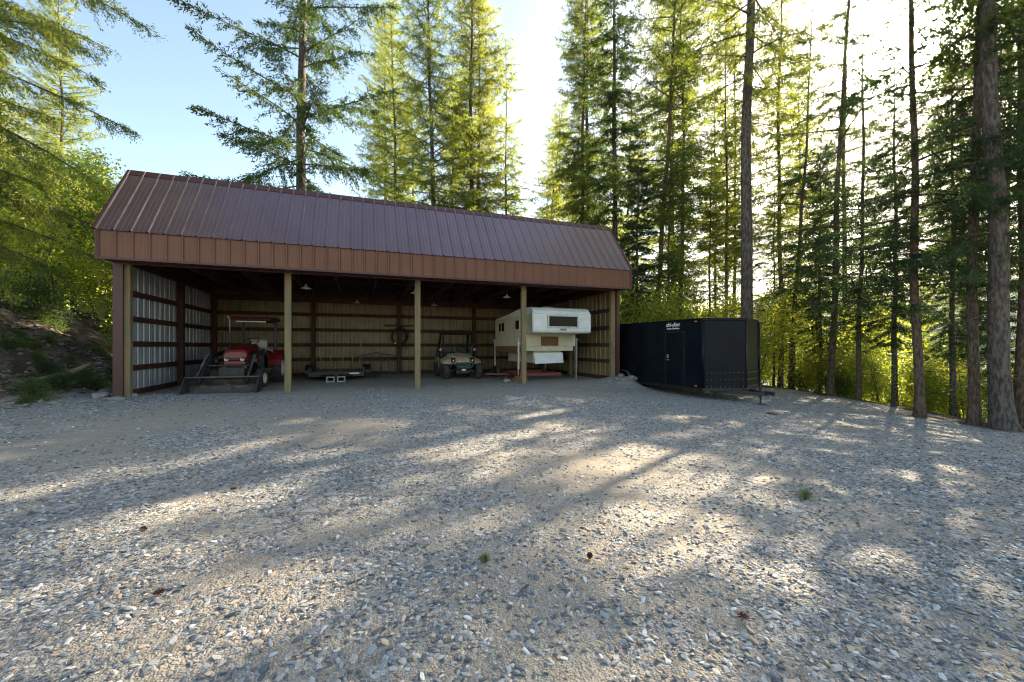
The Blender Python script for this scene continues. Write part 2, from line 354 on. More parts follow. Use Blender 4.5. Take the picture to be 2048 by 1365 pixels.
# loose stones
def stones():
    rs = np.random.RandomState(3)
    P = []; SZ = []
    def band(y0, y1, n, s0, s1, thr):
        y = np.sqrt(rs.rand(n)*(y1**2-y0**2)+y0**2); x = (rs.rand(n)*2-1)*(y*1.36+.8)
        s = stoney(x, y)+.30*(vnoise(x, y, 9, 21)-.5); a, b = to_shed(x, y)
        keep = (rs.rand(n) < .08+.92*ss(s, thr-.16, thr+.12)) & (b < 0.5) & (rs.rand(n) > .9*bank_mask(x, y)) & (forest_mask(x, y) < .4)
        x = x[keep]; y = y[keep]; q = s0+(s1-s0)*rs.rand(len(x))**3.8
        P.append(np.stack([x, y], -1)); SZ.append(q)
    band(.9, 3.0, 60000, .0028, .019, .47)
    band(3.0, 6.0, 60000, .0048, .021, .48)
    band(6.0, 11.0, 42000, .009, .025, .50)
    band(11.0, 17., 14000, .015, .034, .55)
    P = np.concatenate(P); SZ = np.concatenate(SZ); n = len(P)
    t = (1+5**.5)/2
    ico = np.array([(-1, t, 0), (1, t, 0), (-1, -t, 0), (1, -t, 0), (0, -1, t), (0, 1, t), (0, -1, -t), (0, 1, -t), (t, 0, -1), (t, 0, 1), (-t, 0, -1), (-t, 0, 1)])/math.hypot(1, t)
    fc = np.array([(0, 11, 5), (0, 5, 1), (0, 1, 7), (0, 7, 10), (0, 10, 11), (1, 5, 9), (5, 11, 4), (11, 10, 2), (10, 7, 6), (7, 1, 8), (3, 9, 4), (3, 4, 2), (3, 2, 6), (3, 6, 8), (3, 8, 9), (4, 9, 5), (2, 4, 11), (6, 2, 10), (8, 6, 7), (9, 8, 1)])
    base = ico[None]*(1+.40*(rs.rand(n, 12, 1)*2-1))
    sc = np.stack([.85+.9*rs.rand(n), .55+.5*rs.rand(n), .16+.30*rs.rand(n)], -1)*SZ[:, None]
    base = base*sc[:, None]
    tilt = (rs.rand(n)-.5)*1.1; ct, st_ = np.cos(tilt), np.sin(tilt)
    X = base[..., 0]*ct[:, None]+base[..., 2]*st_[:, None]; Z = -base[..., 0]*st_[:, None]+base[..., 2]*ct[:, None]; Y = base[..., 1]
    q = rs.rand(n)*6.283; c, s = np.cos(q), np.sin(q)
    X, Y = X*c[:, None]-Y*s[:, None], X*s[:, None]+Y*c[:, None]
    gzz = ground(P[:, 0], P[:, 1])
    V = np.stack([X+P[:, :1], Y+P[:, 1:], Z+(gzz+sc[:, 2]*.45)[:, None]], -1).reshape(-1, 3)
    Fq = (fc[None]+np.arange(n)[:, None, None]*12).reshape(-1, 3)
    m = bpy.data.materials.new('loose_stone'); m.use_nodes = True; nt = m.node_tree; b = nt.nodes['Principled BSDF']
    g = nt.nodes.new('ShaderNodeNewGeometry'); cr = nt.nodes.new('ShaderNodeValToRGB'); cr.color_ramp.interpolation = 'LINEAR'
    el = cr.color_ramp.elements; el[0].position = 0; el[0].color = (.085, .09, .10, 1); el[1].position = 1; el[1].color = (.50, .40, .29, 1)
    for p, cc in ((.25, (.14, .15, .165)), (.5, (.26, .275, .29)), (.72, (.38, .37, .35)), (.82, (.60, .59, .57)), (.9, (.36, .27, .20))):
        e = el.new(p); e.color = (*cc, 1)
    nt.links.new(g.outputs['Random Per Island'], cr.inputs[0]); nt.links.new(cr.outputs[0], b.inputs['Base Color'])
    b.inputs['Roughness'].default_value = .75; b.inputs['Specular IOR Level'].default_value = .35
    o = npmesh('gravel', V, Fq, m); o['kind'] = 'stuff'; o['label'] = 'loose grey and beige gravel scattered over the yard'
stones()

# broken soil, roots and stones on the cut bank
def clods():
    r = np.random.RandomState(9); n = 9000; a = -1.0-4.5*r.rand(n); b = -4+9*r.rand(n)
    x = P1[0]+a*DX-b*DY; y = P1[1]+a*DY+b*DX; k = bank_mask(x, y)+.25 > r.rand(n); x, y = x[k], y[k]; n = len(x)
    q = .008+.075*r.rand(n)**5; c = np.array([(1, 0, 0), (-1, 0, 0), (0, 1, 0), (0, -1, 0), (0, 0, 1), (0, 0, -1), (.6, .6, .5), (-.6, -.5, .5)])
    fc = np.array([(4, 0, 6), (4, 6, 2), (6, 0, 2), (4, 2, 1), (4, 1, 7), (7, 1, 3), (4, 7, 3), (4, 3, 0), (5, 2, 0), (5, 1, 2), (5, 3, 1), (5, 0, 3)])
    V = c[None]*(1+.45*(r.rand(n, 8, 1)*2-1))*q[:, None, None]*np.array([1.2, 1, .7]); w = r.rand(n)*6.28; cw, sw = np.cos(w)[:, None], np.sin(w)[:, None]
    V = np.stack([V[..., 0]*cw-V[..., 1]*sw+x[:, None], V[..., 0]*sw+V[..., 1]*cw+y[:, None], V[..., 2]+(ground(x, y)+q*.3)[:, None]], -1).reshape(-1, 3)
    m = mat('clod', (.10, .075, .058), .95, c2=(.26, .22, .18), scale=1.7, fac=(.45, .6))
    o = npmesh('soil_clods', V, (fc[None]+np.arange(n)[:, None, None]*8).reshape(-1, 3), m); o['kind'] = 'stuff'; o['label'] = 'crumbled soil and small stones on the dirt bank'
clods()

# lake and far hills
wm = mat('water', (.05, .09, .12), .12, c2=(.07, .12, .15), bump=.25, bscale=.6, spec=.9)
w = MB(); w.add([(-3000, 20, -14), (3000, 20, -14), (3000, 3000, -14), (-3000, 3000, -14)], [(0, 1, 2, 3)]); wo = w.build('water', wm); wo['kind'] = 'structure'
th = np.linspace(R(-80), R(80), 160); rr = np.array([700, 900, 1150, 1500, 2000.])
hh = np.array([-20, .35, .75, 1.0, .9])
HX = np.sin(th)[None]*rr[:, None]; HY = np.cos(th)[None]*rr[:, None]
rid = 75+80*vnoise(th*6, th*0, 1., 31)+50*vnoise(th*23, th*0, 1., 32)
HZ = np.where(hh[:, None] < 0, -16, hh[:, None]*rid[None]+14*(vnoise(HX, HY, .02, 5)-.5))
ix = np.arange(5*160).reshape(5, 160); Qh = np.stack([ix[:-1, :-1], ix[:-1, 1:], ix[1:, 1:], ix[1:, :-1]], -1).reshape(-1, 4)
hm = mat('forested_hill', (.05, .085, .075), .95, c2=(.09, .13, .11), scale=.03, bump=1, bscale=.08)  # forest green with the blue of distant haze tinted in
ho = npmesh('hills', np.stack([HX, HY, HZ], -1).reshape(-1, 3), Qh, hm, smooth=True); ho['kind'] = 'structure'

# ------------------------------------------------------------------ shed
def ribbed(L, vec, pitch=.33, flip=1, ribh=.030, start=0., minor=.0035):
    """profile points (along, out) for a ribbed sheet of length L"""
    p = []; x = start
    while x < L-.01:
        for dx, h in ((0, 0), (.018, ribh), (.045, ribh), (.063, 0), (.115, 0), (.13, minor), (.15, minor), (.165, 0), (.205, 0), (.22, minor), (.24, minor), (.255, 0)):
            if x+dx*pitch/.305 < L: p.append((x+dx*pitch/.305, h*flip))
        x += pitch
    p.append((L, 0)); 
    if start > 0: p = [(0, 0)]+p
    return p
def sheet(mb, o, u, v, nrm, L, Hh, m=0, back=None, **k):
    o = Vector(o); u = Vector(u); v = Vector(v); nrm = Vector(nrm); p = ribbed(L, None, **k); n = len(p)
    vs = [o+u*a+nrm*h for a, h in p]+[o+u*a+nrm*h+v*Hh for a, h in p]
    fs = [(i, i+1, n+i+1, n+i) for i in range(n-1)]
    mb.add(vs, fs, m)
    if back is not None: mb.add([q-nrm*.004 for q in vs], fs, back)
LA, RA = -.25, 14.90; LEN = RA-LA; FB = -.77; SZ0, FZ = 3.487, 4.18; RB, RZ = .74, 6.08; BB, BZ = 7.05, 3.52
barn = thing('pole_shed', 'long open-fronted brown metal shed with steep ribbed roof and timber posts', 'shed', (*P1, 0), SH)
rb = MB(); dv = Vector((0, RB-FB, RZ-FZ+.03)); Lr = dv.length+.08; dvn = dv.normalized(); nr = Vector((0, -dvn.z, dvn.y))
sheet(rb, (LA-.03, FB-.055, FZ-.035), (1, 0, 0), dvn, nr, LEN+.06, Lr, 0, back=1)
roof = rb.build('roof', [M['paint_roof'], M['timber']], barn)  # underside takes the dark timber colour to deepen the interior shade
rb = MB(); dv = Vector((0, BB+.2-RB, BZ-RZ)); dvn = dv.normalized(); nr = Vector((0, -dvn.z, dvn.y))
sheet(rb, (LA-.03, RB, RZ+.02), (1, 0, 0), dvn, nr, LEN+.06, dv.length, 0, back=1); rb.build('roof', [M['paint_roof'], M['timber']], barn)
cb = MB(); cb.prism([(RB-.13, RZ-.10), (RB-.14, RZ-.085), (RB-.01, RZ+.085), (RB+.02, RZ+.085), (RB+.22, RZ-.02), (RB+.22, RZ-.035), (RB, RZ+.06)], LA-.05, RA+.05)
cb.build('ridge_cap', M['paint_brown'], roof)
for x in (LA, RA-.02):
    gb = MB(); gb.prism([(FB+.01, SZ0+.01), (FB+.01, FZ-.02), (RB, RZ-.03), (BB+.1, BZ), (BB+.1, SZ0-.1), (0.2, SZ0-.1), (.2, SZ0+.01)], x, x+.02)
    gb.build('gable_panel', M['paint_fascia'], barn)
for x in (LA-.05, RA):
    tb = MB(); tb.bar((x+.02, FB-.05, FZ-.02), (x+.02, RB, RZ+.03), .07, .05); tb.bar((x+.02, BB+.2, BZ), (x+.02, RB, RZ+.03), .07, .05)
    tb.build('rake_trim', M['paint_brown'], barn)
fb = MB(); sheet(fb, (LA, FB, SZ0), (1, 0, 0), (0, 0, 1), (0, -1, 0), LEN, FZ-SZ0, 0); fo = fb.build('fascia', M['paint_fascia'], barn)
tb = MB().box(LA-.015, RA+.015, FB-.035, FB+.03, SZ0-.035, SZ0+.02); tb.box(LA-.015, LA+.06, FB-.03, FB-.0, SZ0+.02, FZ-.02); tb.box(RA-.06, RA+.015, FB-.03, FB, SZ0+.02, FZ-.02)
tb.build('fascia_trim', M['paint_brown'], fo)
MB().box(LA+.02, RA-.02, FB+.03, -.13, SZ0+.005, SZ0+.02).build('soffit', M['paint_brown'], barn)
MB().box(-.2, 14.83, -.125, -.095, SZ0-.02, SZ0+.25).build('header', M['paint_brown'], barn)
MB().box(-.08, 14.71, -.09, -.05, SZ0-.0, SZ0+.24).box(-.08, 14.71, .09, .13, SZ0-.0, SZ0+.24).build('header', M['timber'], barn)
posts = [0, 3.66, 7.32, 10.97, 14.63]
for i, a in enumerate(posts):
    x, y = shed(a, 0); z = gz(x, y)-.3
    MB().box(a-.085, a+.085, -.05, .09, z, SZ0, bev=.008).build('post', M['post'], barn)
    MB().box(a-.08, a+.08, 6.60, 6.76, -.2, 3.5).build('post', M['timber'], barn)
for a in (0, 14.63):
    MB().box(a-.08, a+.08, 3.3, 3.46, -.2, 3.5).build('post', M['post'] if a > 1 else M['timber'], barn)
# corner trims
MB().box(-.235, -.035, -.12, -.052, -.05, SZ0-.0).build('corner_trim', M['paint_brown'], barn)
MB().box(14.73, 14.865, -.12, .06, -.2, SZ0-.0).build('corner_trim', M['paint_brown'], barn)
GZs = [.80, 1.44, 2.11, 2.79]
def wallpart(o, u, nrm, L, Hh, girt, inner='sheet_in_shaded'):
    wb = MB(); sheet(wb, o, u, (0, 0, 1), nrm, L, Hh, 0, back=1, minor=.009, ribh=.03); wl = wb.build('wall', [M['paint_brown'], M[inner]], barn)
    for z in GZs: girt(MB(), z-.075, z+.075).build('girt', M['timber'], wl)
    girt(MB(), .0, .22).build('skirt_board', M['timber'], wl)
wallpart((-.135, 6.84, .02), (0, -1, 0), (-1, 0, 0), 6.84, 3.5, lambda m, z0, z1: m.box(-.125, -.085, .0, 6.76, z0, z1), 'sheet_in_sky')
wallpart((14.765, 0, -.25), (0, 1, 0), (1, 0, 0), 6.84, 3.75, lambda m, z0, z1: m.box(14.715, 14.755, .0, 6.76, z0, z1))
wallpart((14.76, 6.845, .02), (-1, 0, 0), (0, 1, 0), 14.89, 3.5, lambda m, z0, z1: m.box(-.08, 14.70, 6.765, 6.805, z0, z1))
MB().box(-.08, 14.7, 6.56, 6.60, 3.3, 3.52).build('header', M['timber'], barn)
for i in range(13):
    a = i*14.63/12
    tb = MB().box(a-.02, a+.02, .14, 6.55, 3.49, 3.66); tb.bar((a, .9, RZ-.22), (a, 6.9, BZ+.06), .04, .16)
    tb.bar((a, FB+.15, FZ-.1), (a, RB, RZ-.16), .04, .14); tb.bar((a, 2.2, 3.6), (a, .9, RZ-.3), .04, .09); tb.bar((a, 2.4, 3.6), (a, 3.6, 4.85), .04, .09)
    tb.build('truss', M['timber'], barn)
for i in range(9):
    t = (i+.5)/9; y = RB+(BB-RB)*t; z = RZ+(BZ-RZ)*t-.10
    MB().box(-.1, 14.73, y-.07, y+.07, z-.04, z).build('purlin', M['timber'], barn)

# hanging lamps
def lamp(px, b, y_px, label, small=False):
    a = a_at(px, b); x, y = shed(a, b); z = 3.30 if not small else 3.33
    t = thing('barn_lamp', label, 'lamp', (x, y, z), 0, 'lamps under the shed roof')
    MB().tube([(0, 0, .04), (0, 0, .34)], .008, 6).build('stem', M['dark_steel'], t)
    MB().lathe([(.05, .0), (.05, .03), (-.02, .045), (-.05, .10), (-.085, .165), (-.095, .165), (-.06, .1), (-.03, .04)], (0, 0, 0), 'z', 24).build('lamp_shade', M['shade_metal'], t, True)
    MB().lathe([(-.03, .0), (-.03, .025), (-.07, .035), (-.1, .02), (-.11, 0)], (0, 0, 0), 'z', 12).build('bulb', M['white'], t, True)
lamp(612, 1.2, 575, 'metal shade lamp hanging just right of the second shed post')
lamp(830, 1.2, 583, 'metal shade lamp hanging just left of the middle shed post')
lamp(1014, 1.2, 594, 'metal shade lamp hanging left of the camper roof')
lamp(714, 5.6, 604, 'small far lamp above the flatbed trailer near the back wall', True)
lamp(868, 5.6, 609, 'small far lamp above the buggy near the back wall', True)

# ------------------------------------------------------------------ wheels
def wheel(parent, c, Rr, w, rim_m, lug=True, axis=1, rim_r=None, nl=20, steer=0., side=1):
    p = pivot('wheel', c, parent); p.rotation_euler = (0, 0, steer)
    rim_r = rim_r or Rr*.52; h = w/2
    t = MB().lathe([(-h*.8, rim_r), (-h, rim_r+(Rr-rim_r)*.4), (-h*.92, Rr*.93), (-h*.7, Rr*.965), (0, Rr*.975), (h*.7, Rr*.965), (h*.92, Rr*.93), (h, rim_r+(Rr-rim_r)*.4), (h*.8, rim_r), (-h*.8, rim_r)], (0, 0, 0), 'x', 36)
    if lug:
        for i in range(nl):
            for s in (-1, 1):
                q = 2*math.pi*(i+(.5 if s > 0 else 0))/nl; q2 = q+.9*2*math.pi/nl
                a_ = lambda x, q, r: (x, r*math.sin(q), r*math.cos(q))
                wq = .28*2*math.pi/nl
                vs = [a_(s*h*.02, q2, Rr*.96), a_(s*h*.02, q2+wq, Rr*.96), a_(s*h*.98, q+wq, Rr*.92), a_(s*h*.98, q, Rr*.92),
                      a_(s*h*.02, q2, Rr*1.01), a_(s*h*.02, q2+wq, Rr*1.01), a_(s*h*.98, q+wq, Rr*.985), a_(s*h*.98, q, Rr*.985)]
                t.add(vs, [(0, 1, 2, 3), (4, 7, 6, 5), (0, 4, 5, 1), (1, 5, 6, 2), (2, 6, 7, 3), (3, 7, 4, 0)])
    t.build('tyre', M['rubber'], p)
    r = MB().lathe([(-h*.75, rim_r*1.01), (-h*.8, rim_r*.92), (-h*.3, rim_r*.85), (-h*.15, rim_r*.4), (-h*.35, rim_r*.32), (-h*.35, 0)], (0, 0, 0), 'x', 28)
    r.lathe([(h*.75, rim_r*1.01), (h*.8, rim_r*.92), (h*.3, rim_r*.85), (h*.15, rim_r*.4), (h*.35, rim_r*.32), (h*.35, 0)], (0, 0, 0), 'x', 28)
    for i in range(6):
        q = i*math.pi/3
        for s in (-1, 1): r.tube([(s*h*.2, rim_r*.36*math.cos(q), rim_r*.36*math.sin(q)), (s*h*.42, rim_r*.22*math.cos(q), rim_r*.22*math.sin(q))], .012, 5)
    r.build('rim', rim_m, p, True)
    return p

# ------------------------------------------------------------------ tractor (front faces local -y)
x, y = shed(1.95, -.04)
T = thing('tractor', 'red compact tractor with canopy and wide dirty front loader bucket', 'tractor', (x, y, 0.03), SH-R(3))
def tractor(T):
    hb = MB()   # hood loft
    secs = [(1.40, .30, .95, 1.16), (1.44, .33, .80, 1.24), (1.9, .36, .80, 1.34), (2.55, .38, .85, 1.40), (2.75, .36, .9, 1.36)]
    vs = []
    for (yy, w, z0, z1) in secs:
        vs += [(-w, yy, z0), (-w, yy, z1-.13), (-w*.82, yy, z1-.02), (-w*.4, yy, z1+.01), (w*.4, yy, z1+.01), (w*.82, yy, z1-.02), (w, yy, z1-.13), (w, yy, z0)]
    k = 8; fs = [(i*k+j, i*k+j+1, (i+1)*k+j+1, (i+1)*k+j) for i in range(4) for j in range(7)]+[tuple(range(8)), tuple(range(32, 40))]
    hb.add(vs, fs); hb.build('hood', M['red'], T, bevel=.012)
    g = MB().box(-.29, .29, 1.385, 1.46, .92, 1.00, bev=.01); g.build('grille', M['black'], T)
    g = MB().box(-.30, .30, 1.36, 1.8, .62, .915, bev=.03); gl = g.build('front_cowl', M['red'], T)
    for s in (-1, 1):
        MB().lathe([(0, 0), (-.02, .06), (.03, .075)], (s*.21, 1.36, .955), 'y', 14).build('headlight', M['steel'], T)
        MB().box(s*.27-.05, s*.27+.05, 1.34, 1.36, .70, .74).build('badge', M['steel'], gl)
    MB().box(-.2, .2, 1.8, 3.6, .45, .8, bev=.04).box(-.3, .3, 2.5, 3.9, .55, .85, bev=.04).box(-.55, .55, 1.82, 1.95, .33, .45).box(-.13, .13, 1.2, 2.0, .45, .62).build('chassis', M['black'], T)
    MB().box(-.34, .34, 1.1, 1.16, .45, .72, bev=.01).box(-.3, .3, 1.16, 1.4, .5, .56).build('bumper', M['dark_steel'], T)
    for s in (-1, 1):
        wheel(T, (s*.60, 1.9, .33), .33, .22, M['white_rim'], nl=16, steer=R(-6))
        wheel(T, (s*.66, 3.85, .57), .57, .30, M['white_rim'], nl=18)
        f = MB(); pr = []
        for i in range(9):
            q = R(10+i*18); pr.append((3.85-math.cos(q)*.66, .57+math.sin(q)*.66))
        for i in range(9):
            q = R(154-i*18); pr.append((3.85-math.cos(q)*.63, .57+math.sin(q)*.63))
        f.prism(pr, s*.66-.2, s*.66+.2); 
        f.prism([(3.25, .75), (3.28, 1.05), (3.5, 1.2), (4.1, 1.2), (4.35, .9), (4.2, .7)], s*.45-.015, s*.45+.015)
        f.build('fender', M['red'], T)
        # loader arm
        a = MB(); a.bar((s*.52, 2.3, 1.18), (s*.55, 1.2, 1.05), .07, .12); a.bar((s*.55, 1.25, 1.08), (s*.58, .55, .42), .07, .12)
        a.bar((s*.48, 2.35, .5), (s*.48, 2.3, 1.3), .10, .16); a.bar((s*.58, .55, .42), (s*.58, .42, .30), .08, .1); a.build('loader_arm', M['dark_steel'], T)
        a = MB(); a.tube([(s*.50, 2.2, .62), (s*.53, 1.5, .92)], .033, 8); a.tube([(s*.53, 1.5, .92), (s*.54, 1.15, 1.0)], .018, 8)
        a.tube([(s*.62, 1.1, 1.08), (s*.62, .75, .78)], .03, 8); a.tube([(s*.62, .75, .78), (s*.62, .42, .52)], .016, 8); a.build('hydraulic_cylinder', M['steel'], T)
    MB().tube([(-.58, .95, .78), (.58, .95, .78)], .035, 8).build('cross_tube', M['dark_steel'], T)
    # hoses
    h = MB()
    for s in (-.35, -.42, .33, .4): h.tube([(s, 2.2, 1.1), (s*1.15, 1.7, 1.2), (s*1.3, 1.25, 1.05), (s*1.2, 1.1, .85)], .010, 5)
    h.build('hydraulic_hose', M['black'], T)
    # bucket
    W2 = .90; b = MB()
    out_ = [(0, 0), (.55, .0), (.66, .08), (.70, .22), (.62, .42), (.50, .49)]
    inn = [(0, .018), (.54, .018), (.64, .095), (.675, .22), (.60, .405), (.50, .47)]
    b.prism([(p[0], p[1]) for p in out_]+[(p[0], p[1]) for p in inn[::-1]], -W2, W2)
    for s in (-1, 1): b.prism([(0.02, 0), (.55, .0), (.66, .08), (.70, .22), (.62, .42), (.50, .49), (.40, .47)], s*W2-.012, s*W2+.012)
    b.box(-W2-.02, W2+.02, .46, .54, .46, .50); b.box(-W2-.03, W2+.03, -.05, .12, -.012, .008)
    bk = b.build('bucket', M['bucket'], T)
    d = MB(); rs = random.Random(2); nx, ny = 30, 9; vs = []
    for j in range(ny):
        for i in range(nx):
            u = i/(nx-1); v = j/(ny-1); zz = .02+.16*v**2*(.6+.8*math.sin(u*9)**2)*(1 if 0 < i < nx-1 else .3)+rs.uniform(0, .025)
            vs.append((-W2+.02+u*(2*W2-.04), .10+v*.54, zz))
    d.add(vs, [(j*nx+i, j*nx+i+1, (j+1)*nx+i+1, (j+1)*nx+i) for j in range(ny-1) for i in range(nx-1)]); d.build('soil', M['dirt'], bk, True)
    # platform, seat, wheel, canopy
    MB().box(-.5, .5, 2.8, 3.5, .60, .64).box(-.32, .32, 3.3, 3.9, .85, .98, bev=.03).build('platform', M['black'], T)
    sb = MB().box(-.27, .27, 3.35, 3.85, .98, 1.12, bev=.05); sb.prism([(3.78, 1.05), (3.92, 1.05), (4.05, 1.55), (3.95, 1.6), (3.86, 1.55)], -.26, .26); sb.build('seat', M['seat'], T, bevel=.03)
    cv = MB(); n1, n2 = 12, 7; vs = []
    for j in range(n2):
        for i in range(n1):
            u = i/(n1-1); v = j/(n2-1); q = u*math.pi
            vs.append((.42+.20*math.cos(q)+.05*math.sin(v*9+u*7), 3.35+v*.6, .92+.36*math.sin(q)*(.8+.2*math.sin(v*7))+.02*math.sin(u*14+v*5)-(.25 if i < 2 else 0)))
    cv.add(vs, [(j*n1+i, j*n1+i+1, (j+1)*n1+i+1, (j+1)*n1+i) for j in range(n2-1) for i in range(n1-1)]); cv.build('cloth_cover', M['seat'], T, True)
    st = MB(); st.tube([(.22*math.cos(q), 3.02+.22*math.sin(q)*.75, 1.52+.22*math.sin(q)*.5) for q in [i*math.pi/12 for i in range(25)]], .014, 6)
    st.tube([(0, 2.75, 1.3), (0, 3.02, 1.51)], .02, 6); st.bar((-.21, 3.02, 1.52), (.21, 3.02, 1.52), .02); st.build('steering_wheel', M['black'], T, True)
    MB().box(-.25, .25, 2.6, 2.85, 1.2, 1.42, bev=.03).build('dashboard', M['black'], T)
    r = MB()
    for s in (-1, 1): r.bar((s*.52, 4.0, .85), (s*.52, 4.0, 2.24), .06, .09)
    r.bar((-.52, 4.0, 2.24), (.52, 4.0, 2.24), .06, .09); r.build('roll_bar', M['black'], T)
    MB().prism([(2.95, 2.22), (2.92, 2.28), (3.0, 2.36), (4.15, 2.40), (4.3, 2.34), (4.3, 2.26), (4.1, 2.26), (3.05, 2.24)], -.60, .60).build('canopy', M['dull_red'], T, bevel=.02)
    MB().box(-.45, .45, 2.97, 3.0, 2.17, 2.215, bev=.005).build('canopy_lining', M['cream'], T)
    ex = MB().tube([(-.40, 2.25, 1.0), (-.40, 2.25, 1.48)], .035, 10); ex.build('exhaust_muffler', M['dark_steel'], T, True)
    MB().tube([(-.40, 2.25, 1.48), (-.40, 2.25, 2.18), (-.41, 2.22, 2.26), (-.45, 2.16, 2.33)], .028, 10).build('exhaust_pipe', M['steel'], T, True)
tractor(T)

# ------------------------------------------------------------------ flatbed utility trailer
x, y = shed(4.77, 3.55)
U = thing('flatbed_trailer', 'low black flatbed trailer with plank deck and tongue on blocks', 'trailer', (x, y, 0), SH)
db = MB()
for i in range(12): db.box(-.94+i*.1575, -.94+i*.1575+.148, .03, 2.75, .345, .38)
db.build('deck', M['deck'], U)
fr = MB().box(-.98, .98, -.03, .03, .23, .37, bev=.005).box(-.98, .98, 2.75, 2.81, .23, .37).box(-.98, -.945, .03, 2.75, .23, .40).box(.945, .98, .03, 2.75, .23, .40)
fr.build('frame', M['black'], U)
rl = MB()
for s in (-1, 1):
    rl.bar((s*.96, .1, .56), (s*.96, 2.7, .56), .04)
    for yy in (.1, .9, 1.8, 2.7): rl.bar((s*.96, yy, .39), (s*.96, yy, .56), .035)
rl.build('side_rail', M['black'], U)
tg = MB().bar((-.6, .05, .28), (0, -.42, .30), .07); tg.bar((.6, .05, .28), (0, -.42, .30), .07); tg.bar((0, -.38, .30), (0, -.62, .31), .08); tg.build('tongue', M['black'], U)
MB().tube([(0, -.56, .26), (0, -.50, .42)], .03, 8).box(-.05, .05, -.66, -.55, .30, .37, bev=.01).build('coupler', M['dark_steel'], U)
for s in (-1, 1): MB().lathe([(0, 0), (-.012, .025), (.01, .035)], (s*.055, -.58, .36), 'y', 12).build('lamp_lens', M['lens_red'], U)
pl = MB().box(.44, .80, -.045, -.035, .32, .37).build('plate', M['white'], U)
for s in (-1, 1):
    wheel(U, (s*1.1, 1.5, .30), .30, .19, M['dark_steel'], lug=False)
    f = MB(); pr = [(1.5-math.cos(R(i*20))*.37, .30+math.sin(R(i*20))*.33) for i in range(10)]+[(1.5-math.cos(R(180-i*20))*.35, .30+math.sin(R(180-i*20))*.31) for i in range(10)]
    f.prism(pr, s*1.1-.12, s*1.1+.12); f.build('fender', M['black'], U)
for k, (dx, lab) in enumerate(((-.17, 'hollow concrete block left of the flatbed trailer coupler'), (.17, 'hollow concrete block right of the flatbed trailer coupler'))):
    xx, yy = shed(4.77+dx, 2.98)
    o = MB(); o.box(-.14, .14, -.1, .1, 0, .035).box(-.14, .14, -.1, .1, .165, .20).box(-.14, -.105, -.1, .1, .035, .165).box(.105, .14, -.1, .1, .035, .165)
    o = o.build('concrete_block', M['concrete']); o.location = (xx, yy, gz(xx, yy)); o.rotation_euler = (0, 0, SH+(.15 if k else -.1)); tag(o, lab, 'block', 'blocks under the trailer tongue')
# stakes standing on the deck
for k, (dx, hh2, lab) in enumerate(((-.72, .8, 'leftmost thin wooden stake standing on the flatbed trailer'), (-.35, .55, 'shortest thin wooden stake standing on the flatbed trailer'), (.12, .95, 'thin wooden stake standing at the middle of the flatbed trailer'), (.5, 1.0, 'thin wooden stake standing right of middle on the flatbed trailer'), (.8, 1.25, 'tallest wooden stake standing at the right edge of the flatbed trailer'))):
    xx, yy = shed(4.77+dx, 5.9+.05*k); o = MB().box(-.018, .018, -.018, .018, 0, hh2, bev=.003).build('stake', M['post']); o.location = (xx, yy, .38); o.rotation_euler = (R(-3), R(1.5*(k-2)), SH); tag(o, lab, 'stake', 'stakes on the flatbed trailer')
# steel rack behind
x, y = shed(6.25, 6.15)
K = thing('steel_rack', 'black steel rail rack with peaked top standing before the back wall', 'rack', (x, y, 0), SH)
kb = MB(); W3 = 1.0
kb.bar((-W3, 0, .85), (.02, 0, 1.10), .05); kb.bar((-.02, 0, 1.10), (W3, 0, .93), .05); kb.bar((-W3, 0, .72), (W3, 0, .72), .04); kb.build('rail', M['black'], K)
for xx2, zt in ((-W3, .85), (-.55, .96), (-.2, 1.04), (.25, 1.05), (.55, 1.0), (W3, .93)): MB().box(xx2-.022, xx2+.022, -.022, .022, 0.0, zt).build('upright', M['black'], K)
MB().box(.55, W3, -.02, .02, .20, .24).box(-W3, W3+.15, -.18, -.12, .06, .12).box(-W3, W3+.15, .1, .16, .06, .12).build('base_rail', M['black'], K)
# hose coil and bar on the back post
x, y = shed(7.32, 6.50)
o = MB().box(-.68, .68, -.05, .03, -.03, .03, bev=.01).box(-.04, .04, .03, .09, -.03, .03).build('rack_bar', M['black']); o.location = (x, y, 2.36); o.rotation_euler = (0, 0, SH); tag(o, 'dark horizontal bar fixed across the back post above the hose coil', 'bar')
hc = MB(); rs = random.Random(4)
for k in range(7):
    r0 = .33+rs.uniform(-.05, .05); cx, cz = rs.uniform(-.03, .03), rs.uniform(-.04, .04)
    hc.tube([(cx+r0*math.cos(q), -.03*k*.5+.02*math.sin(3*q+k), cz+r0*1.1*math.sin(q)) for q in [i*2*math.pi/24 for i in range(25)]], .022, 6)
hc.tube([(.2, -.05, -.3), (.32, -.04, -.5), (.25, -.04, -.62), (.36, -.04, -.45)], .015, 5)
t = thing('hose_coil', 'thick coil of black hose hanging on the back wall post', 'hose', (x, y, 1.83), SH); hc.build('coil', M['black'], t, True); MB().box(-.25, -.16, -.16, -.13, -.34, -.28).build('tag', M['yellow'], t)

